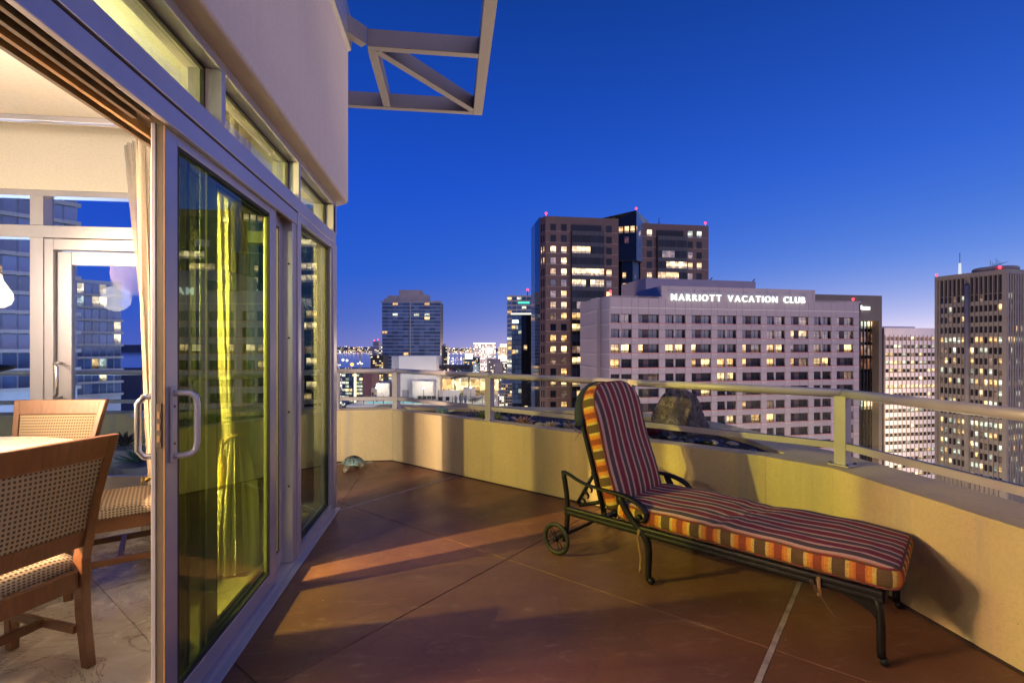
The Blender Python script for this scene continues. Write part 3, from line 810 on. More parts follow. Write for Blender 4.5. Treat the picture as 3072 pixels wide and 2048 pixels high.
point('pendant_glow', (-2.66, 3.27, 1.50), 7, WARM, .08)
# ------------------------------------------------------------------ striped sun lounger
M_IRON = simple('blue_black_cast_aluminium', (.010, .0085, .0105), .5, .05, .2, 9, 70, .12, .002, spec=.25)
M_TYRE = simple('black_rubber', (.013, .013, .013), .6, 0, .15, 8)
M_SLING = simple('navy_sling_fabric', (.010, .016, .034), .85, 0, .15, 5, 160, .3, .002)
def m_stripe(name, stops, period, uvx=0, shift=0.0, rib=0):
    m, t, o = NT(name); g = G(t); uv = g.sep(g.coord('UV')); c = g.coord('Object')
    w = g.noise(c, 160, 2, .6); wob = g.math('MULTIPLY', g.math('SUBTRACT', g.noise(c, 60, 2, .5), .5), .0022)
    k = g.math('FRACT', g.math('DIVIDE', g.math('ADD', g.math('ADD', uv[0], shift), wob), period))
    col = g.ramp(k, stops, 'CONSTANT')
    # dark flecks of the weave
    th = g.noise(g.mapping(c, (40, 40, 260) if rib else (30, 220, 30)), 5, 2, .6)
    col = g.mix(g.math('MULTIPLY', g.ramp(th, [(.45, (0, 0, 0)), (.62, (1, 1, 1))]), .42), col, (.035, .022, .020))
    col = g.mix(g.math('MULTIPLY', w, .25), col, (.30, .20, .15))
    t.links.new(g.bsdf(col, .92, 0, g.bump(g.math('ADD', w, th), .25, .002), .15), o.inputs[0]); return m
CH, MA, PK, OR = (.066, .052, .052), (.20, .014, .034), (.64, .38, .29), (.48, .18, .09)
M_STOP = m_stripe('cushion_stripe_top', [(0, MA), (.16, OR), (.20, PK), (.33, CH), (.63, PK), (.76, OR), (.80, MA)], .126, shift=.32)
BR, YE, OG, RD = (.085, .050, .022), (.62, .43, .11), (.66, .24, .028), (.27, .040, .016)
M_SSIDE = m_stripe('cushion_stripe_side', [(0, BR), (.31, YE), (.40, OG), (.50, (.60, .17, .02)), (.55, RD), (.76, (.60, .17, .02)), (.81, OG), (.91, YE)], .163)
M_PIPE = m_stripe('cushion_piping', [(0, MA), (.3, PK), (.5, OR), (.75, BR)], .05)
M_TIE = simple('tan_tie_ribbon', (.20, .11, .045), .8, 0, .2, 20)

LN = thing('sun_lounger', 'wheeled black metal sun lounger with burgundy striped cushions and raised back', 'sun lounger', (.948, 3.384, 0), math.atan2(-.761, .649))
HW = .312
def rrect(a0, a1, b0, b1, r, n=5, arch=None):
    """rounded rectangle outline, counter-clockwise; arch = (radius at the a1 end)"""
    p = []
    r1 = arch or r
    p += arc((a0 + r, b0 + r), r, math.pi, 1.5 * math.pi, n)
    p += arc((a1 - r1, b0 + r1), r1, 1.5 * math.pi, 2 * math.pi, n * (3 if arch else 1))
    p += arc((a1 - r1, b1 - r1), r1, 0, .5 * math.pi, n * (3 if arch else 1))
    p += arc((a0 + r, b1 - r), r, .5 * math.pi, math.pi, n)
    # subdivide the long straight runs
    q = []
    for i in range(len(p)):
        a, b = Vector(p[i]), Vector(p[(i + 1) % len(p)]); k = max(1, int((b - a).length / .05))
        for j in range(k): q.append(tuple(a.lerp(b, j / k)))
    return q
def pillow(outline, T, puff, dip=None):
    """boxed cushion: mesh with top (slot 0), side (slot 1); returns MB and the two seam rings"""
    n = len(outline); ca = sum(p[0] for p in outline) / n; cb = sum(p[1] for p in outline) / n
    mb = MB(); rings = []
    def ring(scale, c, bulge=0.0):
        out = []
        for i, (a, b) in enumerate(outline):
            pa, pb = outline[i - 1], outline[(i + 1) % n]
            nx, ny = (pb[1] - pa[1]), -(pb[0] - pa[0]); l = math.hypot(nx, ny) or 1
            x = ca + (a - ca) * scale + nx / l * bulge; y = cb + (b - cb) * scale + ny / l * bulge
            z = c if not dip else c + dip(x, y) * (1 if c > T * .6 else 0)
            out.append((x, y, z))
        return out
    spec = [(.0, T * -.00), (.8, -.0), (.985, 0.0, 0), (1, .008, .0), (1, T * .25, .010), (1, T * .5, .013), (1, T * .75, .010), (1, T - .008, 0), (.985, T, 0),
            (.93, T + puff * .45), (.82, T + puff * .8), (.6, T + puff), (.3, T + puff), (.0, T + puff)]
    for s in spec: rings.append(ring(s[0], s[1], s[2] if len(s) > 2 else 0))
    L_ = [0]
    for i in range(n): L_.append(L_[-1] + math.dist(outline[i], outline[(i + 1) % n]))
    for k in range(len(rings) - 1):
        side = 3 <= k <= 6
        A, B_ = rings[k], rings[k + 1]; b0 = len(mb.v); mb.v += A + B_
        for i in range(n):
            j = (i + 1) % n
            mb.f.append([b0 + i, b0 + j, b0 + n + j, b0 + n + i]); mb.m.append(1 if side else 0); mb.sm.append(True)
            if side: mb.uv.append([(L_[i], 0), (L_[i + 1], 0), (L_[i + 1], .1), (L_[i], .1)])
            else: mb.uv.append([(A[i][1], A[i][0]), (A[j][1], A[j][0]), (B_[j][1], B_[j][0]), (B_[i][1], B_[i][0])])
    return mb, rings[3], rings[7]
def creases(x, y):
    return -.010 * math.exp(-((x - 1.02 - .10 * y) / .035) ** 2) - .007 * math.exp(-((x - 1.11 - .06 * y) / .03) ** 2) + .004 * math.sin(9 * x + 4 * y) + .003 * math.sin(23 * x - 11 * y)
seat_out = rrect(.405, 1.755, -.300, .300, .055)
mb, lo, hi_ = pillow(seat_out, .098, .013, creases)
SC = mb.build('seat_cushion', [M_STOP, M_SSIDE], LN, (0, 0, .315))
MB().tube(hi_, .0055, 6, closed=True).build('piping', M_PIPE, SC); MB().tube(lo, .0055, 6, closed=True).build('piping', M_PIPE, SC)
# back cushion, built flat (length along x) and leaned
back_out = rrect(.0, .775, -.290, .290, .05, arch=.195)
mb, lo, hi_ = pillow(back_out, .10, .015, lambda x, y: .004 * math.sin(13 * x + 3 * y) + .003 * math.sin(7 * x - 9 * y))
hinge = (.318, 0, .335)
UPV = Vector((-.287, 0, .958)).normalized(); NRM = Vector((.958, 0, .287)).normalized(); H = Vector(hinge)
def bp(l, y, n=0): return H + UPV * l + Vector((0, y, 0)) + NRM * n
BC = mb.build('back_cushion', [M_STOP, M_SSIDE], LN, bp(.0, 0, .016), Matrix((UPV, (0, -1, 0), NRM)).transposed().to_euler())
MB().tube(hi_, .0055, 6, closed=True).build('piping', M_PIPE, BC); MB().tube(lo, .0055, 6, closed=True).build('piping', M_PIPE, BC)

# back frame: arched tube with a sling of navy cloth
fr = []
for l in [0, .12, .3, .5]: fr.append(bp(l, -.298))
for a in range(0, 181, 15):
    t = R(a); fr.append(bp(.56 + .225 * math.sin(t), -.298 * math.cos(t)))
for l in [.5, .3, .12, 0]: fr.append(bp(l, .298))
MB().tube(fr, .0135, 12).build('back_frame', M_IRON, LN)
mb = MB(); nn = 14
cols = []
for k in range(nn + 1):
    y = -.285 + .57 * k / nn; s = math.sqrt(max(0, 1 - (y / .298) ** 2)); top = .56 + .222 * s
    cols.append([bp(.02 + (top - .02) * i / 10, y, -.004 - .018 * s * math.sin(math.pi * i / 10)) for i in range(11)])
for c_ in cols: mb.v += [tuple(p) for p in c_]
for k in range(nn):
    for i in range(10): mb.f.append([k * 11 + i, (k + 1) * 11 + i, (k + 1) * 11 + i + 1, k * 11 + i + 1]); mb.m.append(0); mb.sm.append(True); mb.uv.append(None)
sl = mb.build('back_sling', M_SLING, LN); md = sl.modifiers.new('thick', 'SOLIDIFY'); md.thickness = .006
# padded dark headrest showing behind the cushion top
hp_ = MB(); n1, n2 = 20, 8
for i in range(n1 + 1):
    t = math.pi * i / n1
    cpt = bp(.535 + .255 * math.sin(t), -.305 * math.cos(t), -.012)
    for k in range(n2):
        a = 2 * math.pi * k / n2
        rad = (Vector((0, -math.cos(t) * .8, 0)) + UPV * math.sin(t)).normalized()
        hp_.v.append(tuple(cpt + rad * (.020 * math.cos(a)) + NRM * (.036 * math.sin(a))))
for i in range(n1):
    for k in range(n2): hp_.f.append([i * n2 + k, i * n2 + (k + 1) % n2, (i + 1) * n2 + (k + 1) % n2, (i + 1) * n2 + k]); hp_.m.append(0); hp_.sm.append(True); hp_.uv.append(None)
hp_.f += [list(range(n2 - 1, -1, -1)), [n1 * n2 + k for k in range(n2)]]; hp_.m += [0, 0]; hp_.sm += [False, False]; hp_.uv += [None, None]
hp_.build('cushion_hood', M_SLING, LN)

for s in (-1, 1):
    y = s * HW
    # side rail: a deep moulded section
    mb = MB(); prof = [(-.014, -.026), (.010, -.026), (.016, -.018), (.016, -.006), (.011, 0), (.016, .006), (.016, .018), (.012, .027), (-.014, .027)]
    b0 = 0
    for x in (.045, 1.70): mb.v += [(x, y + s * p, .287 + q) for p, q in prof]
    k = len(prof); mb.f += [list(range(k)), [2 * k - 1 - i for i in range(k)]] + [[i, (i + 1) % k, k + (i + 1) % k, k + i] for i in range(k)]
    mb.m = [0] * len(mb.f); mb.sm = [False] * len(mb.f); mb.uv = [None] * len(mb.f)
    mb.build('side_rail', M_IRON, LN, bevel=.002)
    # rear post above the wheel
    MB().tube([(.035, y, .085), (.050, y, .17), (.060, y, .28), (.050, y, .40), (.030, y, .50), (.026, y, .538)], .0165, 12).build('rear_post', M_IRON, LN)
    # armrest: sweeps down from the rear post and ends in a scroll
    ap = [(.022, .532), (.07, .522), (.13, .500), (.20, .483), (.29, .474), (.38, .470), (.46, .466), (.53, .452), (.585, .425), (.612, .392), (.610, .362), (.588, .348), (.566, .358)]
    apf = []
    for i in range(len(ap) - 1):
        for q in range(4):
            t = q / 4; p0 = ap[max(i - 1, 0)]; p1 = ap[i]; p2 = ap[i + 1]; p3 = ap[min(i + 2, len(ap) - 1)]
            f = lambda k: .5 * (2 * p1[k] + (p2[k] - p0[k]) * t + (2 * p0[k] - 5 * p1[k] + 4 * p2[k] - p3[k]) * t * t + (3 * p1[k] - p0[k] - 3 * p2[k] + p3[k]) * t ** 3)
            apf.append((f(0), y, f(1)))
    apf.append((ap[-1][0], y, ap[-1][1])); n_ = len(apf)
    rs = [.015 if i < n_ * .30 else .015 + .009 * min(1, (i / n_ - .30) / .25) for i in range(n_)]
    MB().tube(apf, rs, 14, squash=.62, up=(0, 0, 1)).build('armrest', M_IRON, LN)
    MB().lathe([(.0, -.024), (.014, -.024), (.017, -.018), (.017, .018), (.014, .024), (0, .024)], seg=16).build('arm_scroll', M_IRON, LN, (.572, y, .362), (R(90), 0, 0))
    # front leg: S-curve from under the arm to the floor, curled foot
    lg = [(.44, .462), (.452, .435), (.475, .395), (.515, .345), (.560, .305), (.600, .270), (.622, .225), (.628, .17), (.626, .10), (.624, .04), (.632, .018)]
    rsl = [.020, .021, .021, .021, .022, .022, .021, .019, .018, .018, .018]
    MB().tube([(a, y, b) for a, b in lg], rsl, 12).build('leg', M_IRON, LN)
    MB().lathe([(.0, -.018), (.013, -.018), (.018, -.012), (.018, .012), (.013, .018), (0, .018)], seg=16).build('curled_foot', M_IRON, LN, (.642, y, .018), (R(90), 0, 0))
    # foot-end leg with a bracket web
    lf = [(1.675, .285), (1.690, .235), (1.694, .16), (1.694, .06), (1.696, .03)]
    MB().tube([(a, y, b) for a, b in lf], .0165, 12).build('leg', M_IRON, LN)
    MB().lathe([(.0, -.016), (.012, -.016), (.017, -.011), (.017, .011), (.012, .016), (0, .016)], seg=16).build('curled_foot', M_IRON, LN, (1.706, y, .018), (R(90), 0, 0))
    mb = MB(); tri = [(1.55, .262), (1.68, .262), (1.685, .18), (1.655, .215)]
    mb.v = [(a, y - .005, b) for a, b in tri] + [(a, y + .005, b) for a, b in tri]
    mb.f = [[0, 1, 2, 3], [7, 6, 5, 4]] + [[i, (i + 1) % 4, 4 + (i + 1) % 4, 4 + i] for i in range(4)]; mb.m = [0] * 6; mb.sm = [False] * 6; mb.uv = [None] * 6
    mb.build('bracket', M_IRON, LN)
    # hinge lug
    MB().box(.300, .335, y - s * .02 - .008, y - s * .02 + .008, .30, .36).build('hinge_lug', M_IRON, LN, bevel=.004)
    # ratchet strut with three hooks, and its brace
    a, b = Vector((.085, s * .235, .325)), Vector((.215, s * .235, .545))
    MB().tube([a, b], .0115, 10).build('ratchet_strut', M_IRON, LN)
    MB().lathe([(0, -.02), (.016, -.02), (.016, .02), (0, .02)], seg=12).build('pivot', M_IRON, LN, tuple(b), (R(90), 0, 0))
    dvec = (b - a).normalized(); nv = Vector((dvec.z, 0, -dvec.x))
    hk = MB()
    for k in range(3):
        c0 = a + dvec * (.045 + .052 * k)
        hk.tube([c0 + nv * .004, c0 + nv * .024 + dvec * .004, c0 + nv * .040 - dvec * .002, c0 + nv * .045 - dvec * .016, c0 + nv * .040 - dvec * .024], [.010, .009, .008, .006, .003], 8)
    hk.build('ratchet_teeth', M_IRON, LN)
    MB().tube([(.10, s * .235, .312), (.30, s * .235, .380)], .0125, 10).build('brace', M_IRON, LN)
    # wheel: tyre, rim, hub, four petal spokes
    wh = link('wheel', MB().tube([(0.083 * math.cos(t), 0, .083 * math.sin(t)) for t in [2 * math.pi * k / 40 for k in range(40)]], .006, 8, closed=True).mesh('wheel_rim', M_IRON), LN, (.0, s * (HW + .045), .102))
    MB().tube([(0.0905 * math.cos(t), 0, .0905 * math.sin(t)) for t in [2 * math.pi * k / 40 for k in range(40)]], .0115, 10, closed=True, squash=1.25).build('tyre', M_TYRE, wh)
    MB().lathe([(0, -.022), (.013, -.022), (.016, -.014), (.016, .014), (.013, .022), (0, .022)], seg=16).build('hub', M_IRON, wh, rot=(R(90), 0, 0))
    for k in range(4):
        t = R(35 + 90 * k); rad = Vector((math.cos(t), 0, math.sin(t))); tg = Vector((-math.sin(t), 0, math.cos(t)))
        lp_ = [rad * .014, rad * .03 + tg * .010, rad * .05 + tg * .013, rad * .068 + tg * .008, rad * .082, rad * .068 - tg * .008, rad * .05 - tg * .013, rad * .03 - tg * .010]
        MB().tube(lp_, .0032, 6, closed=True).build('spoke', M_IRON, wh)
MB().tube([(.0, -HW - .05, .102), (.0, HW + .05, .102)], .010, 10).build('axle', M_IRON, LN)
MB().tube([(.04, -HW, .125), (.04, HW, .125)], .009, 10).build('rear_stretcher', M_IRON, LN)
for x in (.32, .62, .95, 1.28, 1.60): MB().bar((x, -HW, .292), (x, HW, .292), .03, .018).build('seat_slat', M_IRON, LN)
MB().bar((1.695, -HW, .287), (1.695, HW, .287), .03, .05).build('foot_rail', M_IRON, LN, bevel=.004)
# ribbon ties
def ribbon(pts, w=.009): return MB().tube(pts, w, 6, squash=.22)
y = -HW - .022
ribbon([(.575, y + .02, .315), (.578, y, .295), (.570, y - .004, .255), (.580, y - .006, .20), (.592, y - .004, .14), (.590, y - .010, .085), (.583, y - .012, .055)]).build('tie', M_TIE, LN)
ribbon([(1.468, y + .025, .315), (1.468, y - .004, .300), (1.472, y - .012, .262), (1.475, y - .014, .235)]).build('tie', M_TIE, LN)
ribbon([(1.475, y - .014, .235), (1.455, y - .02, .262), (1.438, y - .024, .292), (1.446, y - .022, .296), (1.462, y - .018, .265), (1.475, y - .014, .238)], .006).build('tie', M_TIE, LN)
ribbon([(1.475, y - .014, .238), (1.50, y - .016, .205), (1.522, y - .018, .178), (1.545, y - .02, .145)], .008).build('tie', M_TIE, LN)
MB().ball((1.475, y - .014, .237), .011, 8).build('tie_knot', M_TIE, LN)
ribbon([bp(.50, -.315, -.01), bp(.545, -.345, -.04), bp(.585, -.352, -.062), bp(.560, -.350, -.070), bp(.51, -.335, -.035), bp(.485, -.318, -.012)], .007).build('tie', M_TIE, LN)
ribbon([bp(.50, -.315, -.01), bp(.47, -.34, -.04), bp(.45, -.345, -.055)], .007).build('tie', M_TIE, LN)

# ------------------------------------------------------------------ metal turtle by the wall
M_VERD = simple('verdigris_metal', (.27, .38, .31), .55, .35, .25, 18, 60, .2, .002)
M_TURT = simple('weathered_tan_metal', (.30, .25, .15), .55, .35, .25, 18)
M_CUT = simple('dark_cut_line', (.02, .022, .018), .8)
tu = thing('turtle_figure', 'small verdigris metal turtle with swirl cuts in its shell, by the parapet', 'turtle figure', (-1.075, 5.66, 0), R(-52))
mb = MB(); na, nr = 36, 9
def shell(r, a):
    s = 1 + .06 * math.cos(6 * a) * r
    return (.150 * r * math.cos(a) * s, .120 * r * math.sin(a) * s, .055 + .075 * (1 - r ** 2) + .006 * math.cos(12 * a) * r * r)
for i in range(nr + 1):
    for k in range(na): mb.v.append(shell(i / nr, 2 * math.pi * k / na))
for i in range(nr):
    for k in range(na): mb.f.append([i * na + k, (i + 1) * na + k, (i + 1) * na + (k + 1) % na, i * na + (k + 1) % na]); mb.m.append(0); mb.sm.append(True); mb.uv.append(None)
o = mb.build('shell', M_VERD, tu); md = o.modifiers.new('thick', 'SOLIDIFY'); md.thickness = .005
def onshell(x, y): 
    r = math.hypot(x / .150, y / .120); return (x, y, .055 + .075 * (1 - r * r) + .004)
sp_ = [onshell(.018 + .026 * (t / 14) * math.cos(t * .9) * 1.3, .026 * (t / 14) * math.sin(t * .9) * 1.3) for t in range(0, 20)]
MB().tube(sp_, .0042, 6).build('swirl_cut', M_CUT, tu)
hexa = [(.070 * math.cos(R(60 * k + 30)), .062 * math.sin(R(60 * k + 30))) for k in range(6)]
for k in range(6):
    a, b = Vector(hexa[k]), Vector(hexa[(k + 1) % 6])
    MB().tube([onshell(*a.lerp(b, .08 + .84 * q / 5)) for q in range(6)], .0038, 6).build('plate_cut', M_CUT, tu)
    MB().tube([onshell(*(a * (1.12 + .66 * q / 4))) for q in range(5)], .0038, 6).build('plate_cut', M_CUT, tu)
    c = (a + b) / 2
    MB().tube([onshell(*(c * 1.25)), onshell(*(c * 1.6 + (b - a) * .22)), onshell(*(c * 1.6 - (b - a) * .22)), onshell(*(c * 1.25))], .003, 6).build('plate_cut', M_CUT, tu)
hd_ = MB().tube([(.125, 0, .055), (.155, 0, .062), (.185, -.004, .064), (.205, -.006, .056), (.222, -.006, .045)], [.020, .030, .036, .030, .012], 14, squash=.85).build('head', M_TURT, tu)
for s in (-1, 1): MB().ball((.205, s * .026 - .005, .068), .0065, 8).build('eye', M_CUT, hd_)
for s in (-1, 1):
    for pts, w in (([(.085, s * .085, .055), (.120, s * .135, .066), (.150, s * .170, .045), (.165, s * .190, .012)], [.018, .034, .034, .012]),
                   ([(-.09, s * .075, .045), (-.13, s * .115, .040), (-.165, s * .135, .010)], [.014, .026, .010])):
        MB().tube(pts, w, 10, squash=.22).build('flipper', M_TURT, tu)

# ------------------------------------------------------------------ planter bed: soil, boulder, pebbles, succulents
M_SOIL = simple('dark_planter_soil', (.035, .026, .022), .95, 0, .4, 12, 40, .8, .02)
rng = random.Random(4)
so = MB().prism([(-.60, 6.28), (-.584, 6.06), (2.236, 3.240), (2.33, 3.205), (2.40, 3.67), (2.37, 4.35), (2.13, 5.03), (1.42, 5.63)], .2, .555).build('planter_soil', M_SOIL); struct(so)
def m_rock():
    m, t, o = NT('veined_boulder'); g = G(t); c = g.coord('Object')
    n = g.noise(c, 9, 8, .75, 1.0); v = g.math('ABSOLUTE', g.math('SUBTRACT', g.noise(c, 3.2, 6, .65, 1.2), .5))
    col = g.ramp(n, [(.3, (.022, .019, .018)), (.5, (.070, .060, .055)), (.7, (.19, .16, .14))])
    col = g.mix(g.math('MULTIPLY', g.ramp(v, [(0, (1, 1, 1)), (.03, (0, 0, 0))]), .6), col, (.36, .29, .22))
    col = g.mix(g.math('MULTIPLY', g.ramp(g.noise(c, 2, 3, .5), [(.5, (0, 0, 0)), (.7, (1, 1, 1))]), .5), col, (.10, .085, .12))
    t.links.new(g.bsdf(col, .6, 0, g.bump(g.math('ADD', n, v), .8, .05), .4), o.inputs[0]); return m
M_ROCK = m_rock()
from mathutils import noise as MN
def rocky(prof, seed, nz=22, na=30, rough=.06):
    mb = MB()
    for i in range(nz + 1):
        t = i / nz; z = prof[-1][0] * t
        for (za, ra, oa), (zb_, rb, ob) in zip(prof[:-1], prof[1:]):
            if za <= z <= zb_ + 1e-6:
                k = (z - za) / (zb_ - za); r = ra + (rb - ra) * k; ox = oa + (ob - oa) * k
        for j in range(na):
            a = 2 * math.pi * j / na
            q = Vector((math.cos(a) * 1.3, math.sin(a) * 1.3, z * 3.5 + seed))
            rr = max(.004, r * (1 + 4.4 * rough * MN.noise(q * 1.5) + rough * 1.4 * MN.noise(q * 4) + rough * .6 * MN.noise(q * 9)))
            mb.v.append((ox + rr * math.cos(a), rr * .75 * math.sin(a), z))
    for i in range(nz):
        for j in range(na): mb.f.append([i * na + j, i * na + (j + 1) % na, (i + 1) * na + (j + 1) % na, (i + 1) * na + j]); mb.m.append(0); mb.sm.append(True); mb.uv.append(None)
    return mb
bo = rocky([(0, .30, 0.0), (.10, .29, 0), (.22, .24, -.02), (.30, .20, -.01), (.36, .18, .0), (.45, .14, -.01), (.50, .085, -.02), (.525, .02, -.02)], 3.0, 44, 60, .075).build('boulder', M_ROCK, None, (2.13, 4.40, .44), (0, 0, R(-7)))
tag(bo, 'tall veined boulder standing in the planter behind the glass', 'boulder')
M_PEB = simple('blue_grey_pebble', (.055, .065, .085), .35, 0, .35, 6); M_PEB2 = simple('black_pebble', (.02, .02, .023), .35, 0, .2, 6); M_PEB3 = simple('pale_pebble', (.30, .26, .24), .5, 0, .2, 6)
def on_bed(px, d): return at(px, d)
pebs = [rocky([(0, .5, 0), (.3, .95, 0), (.55, 1.0, 0), (.8, .7, 0), (.95, .3, 0), (1.0, .05, 0)], k * 7.1, 8, 12, .05).mesh('pebble', M_PEB) for k in range(3)]
pv = []
for me in pebs:
    for mm in (M_PEB, M_PEB2, M_PEB3):
        m2 = me.copy(); m2.materials.clear(); m2.materials.append(mm); pv.append(m2)
bed_line = lambda s, o: (-.55 + s * .7071 + o * .7071, 6.06 - s * .7071 + o * .7071)   # s along the parapet, o across the bed
npb = 0
for k in range(150):
    s = rng.uniform(.9, 3.85); o_ = rng.uniform(.06, .42)
    x, y = bed_line(s, o_)
    if x > 2.26: continue
    dark = .9 < s < 3.9
    ki = rng.choice([0, 0, 1, 1, 2]); me = pv[ki + 3 * rng.randrange(3)]
    r = rng.uniform(.018, .042)
    ob = link('pebble', me, None, (x, y, .553 + rng.uniform(-.004, .012)), (0, 0, rng.uniform(0, 6))); ob.scale = (r * 1.25, r, r * .95); npb += 1
    kc = ('blue-grey', 'black', 'pale')[ki]; tag(ob, kc + ' rounded pebble in the planter bed beside the parapet', 'pebble', kc + ' pebbles in the planter bed')
def leaf_mat(name, a, b):
    m, t, o = NT(name); g = G(t); c = g.coord('Object'); n = g.noise(c, 20, 4, .6); z = g.sep(g.coord('Generated'))
    t.links.new(g.bsdf(g.mix(n, a, b), .5, 0, None, .4), o.inputs[0]); return m
M_L1 = leaf_mat('blue_green_leaf', (.10, .19, .16), (.20, .30, .26)); M_L2 = leaf_mat('yellow_green_leaf', (.10, .15, .025), (.24, .27, .06))
M_L3 = leaf_mat('maroon_leaf', (.055, .010, .018), (.13, .022, .04)); M_L4 = leaf_mat('pale_rosette_leaf', (.34, .26, .16), (.52, .42, .30)); M_L5 = leaf_mat('dark_agave_leaf', (.045, .05, .04), (.11, .10, .08))
M_L6 = leaf_mat('dusty_coral_leaf', (.26, .14, .09), (.42, .24, .16))
def rosette(name, label, cat, loc, n, ln, w, mat, tilt=(15, 80), th=.25, seed=0, stem=0, curl=.25):
    r_ = random.Random(seed); p = thing(name, label, cat, loc, r_.uniform(0, 6))
    if stem: MB().tube([(0, 0, -.03), (.005, .003, stem * .5), (0, 0, stem)], [.016, .013, .012], 8).build('stem', M_L5, p)
    for i in range(n):
        t = i / n; el = R(tilt[1] + (tilt[0] - tilt[1]) * t + r_.uniform(-7, 7)); az_ = i * 2.39996 + r_.uniform(-.2, .2); l = ln * (.55 + .45 * t) * r_.uniform(.85, 1.12)
        mb = MB(); m_ = 6
        for k in range(m_ + 1):
            u = k / m_; e = el - curl * u * u * 1.6
            x = l * u * math.cos(el - curl * u * .5); z = l * u * math.sin(el - curl * u * .5)
            ww_ = w * (math.sin(math.pi * min(1, .18 + .82 * u)) ** .8) if u < 1 else .001
            nx, nz_ = -math.sin(e), math.cos(e)
            mb.v += [(x, -ww_ / 2, z), (x + nx * -ww_ * th, 0, z + nz_ * -ww_ * th), (x, ww_ / 2, z), (x + nx * ww_ * th * .4, 0, z + nz_ * ww_ * th * .4)]
        for k in range(m_):
            for j in range(4): mb.f.append([k * 4 + j, k * 4 + (j + 1) % 4, k * 4 + 4 + (j + 1) % 4, k * 4 + 4 + j]); mb.m.append(0); mb.sm.append(True); mb.uv.append(None)
        mb.build('leaf', mat, p, (0, 0, stem), (0, 0, az_))
    return p
B3 = lambda s, o_, z=.56: (*bed_line(s, o_), z)
rosette('succulent', 'blue-green fleshy succulent, first plant in the planter from the corner post', 'succulent', B3(.50, .13), 34, .15, .040, M_L1, (10, 85), seed=1)
rosette('aloe', 'yellow-green aloe rosette in the planter just left of the second post', 'succulent', B3(1.16, .13), 26, .19, .040, M_L2, (8, 80), seed=2)
rosette('aloe', 'yellow-green aloe tight against the second post, darker than its neighbour', 'succulent', B3(1.30, .14), 22, .15, .036, M_L2, (8, 80), seed=12)
rosette('bromeliad', 'coral bromeliad with splayed leaves just right of the second post', 'succulent', B3(1.68, .13), 18, .17, .028, M_L6, (15, 70), seed=3)
rosette('succulent', 'pale beige rosette between the pebbles, left of its twin', 'succulent', B3(2.02, .12), 30, .11, .028, M_L4, (5, 80), seed=4)
rosette('succulent', 'small pale starry rosette beside the maroon trough', 'succulent', B3(2.22, .11), 22, .10, .024, M_L4, (5, 75), seed=5)
rosette('agave', 'dark spiky agave poking over the far planter wall', 'succulent', (*at(1518, 5.75), .50), 18, .20, .030, M_L5, (35, 85), seed=6)
rosette('agave', 'broad dark leaf plant next to the spiky agave', 'succulent', (*at(1548, 5.65), .50), 7, .22, .07, M_L5, (25, 60), seed=7)
rosette('yucca', 'little yucca with a tuft of yellow-green blades left of the boulder', 'yucca', (*at(2012, 4.75), .48), 70, .135, .012, M_L2, (-20, 88), seed=8, stem=.19, curl=.1)
rosette('yucca', 'small dark bladed plant low beside the yucca stem', 'succulent', (*at(1996, 4.62), .50), 14, .12, .028, M_L5, (20, 75), seed=9)
tw = thing('twig_plant', 'bare dark forked twig standing in the planter', 'plant', B3(.98, .12))
MB().tube([(0, 0, 0), (.004, 0, .03), (-.012, .01, .06), (-.016, .012, .10)], [.006, .005, .004, .003], 6).build('twig', M_L5, tw)
MB().tube([(.01, 0, 0), (.014, 0, .04), (.030, -.01, .07), (.022, -.014, .10)], [.005, .004, .004, .003], 6).build('twig', M_L5, tw)
tg_ = thing('planter_trough', 'maroon glazed trough lying among the pebbles', 'trough', B3(2.72, .20), R(-45))
mb = MB()
mb.lathe([(.0, 0), (.22, .0), (.30, .05), (.34, .105), (.325, .112), (.30, .095), (.24, .05), (0, .045)], seg=36)
o = mb.build('bowl', leaf_mat('maroon_glaze', (.075, .010, .022), (.12, .016, .035)), tg_); o.scale = (1.15, .38, 1)
so2 = MB().lathe([(0, .085), (.30, .085), (.30, .088), (0, .09)], seg=30).build('soil', M_SOIL, tg_); so2.scale = (1.12, .36, 1)
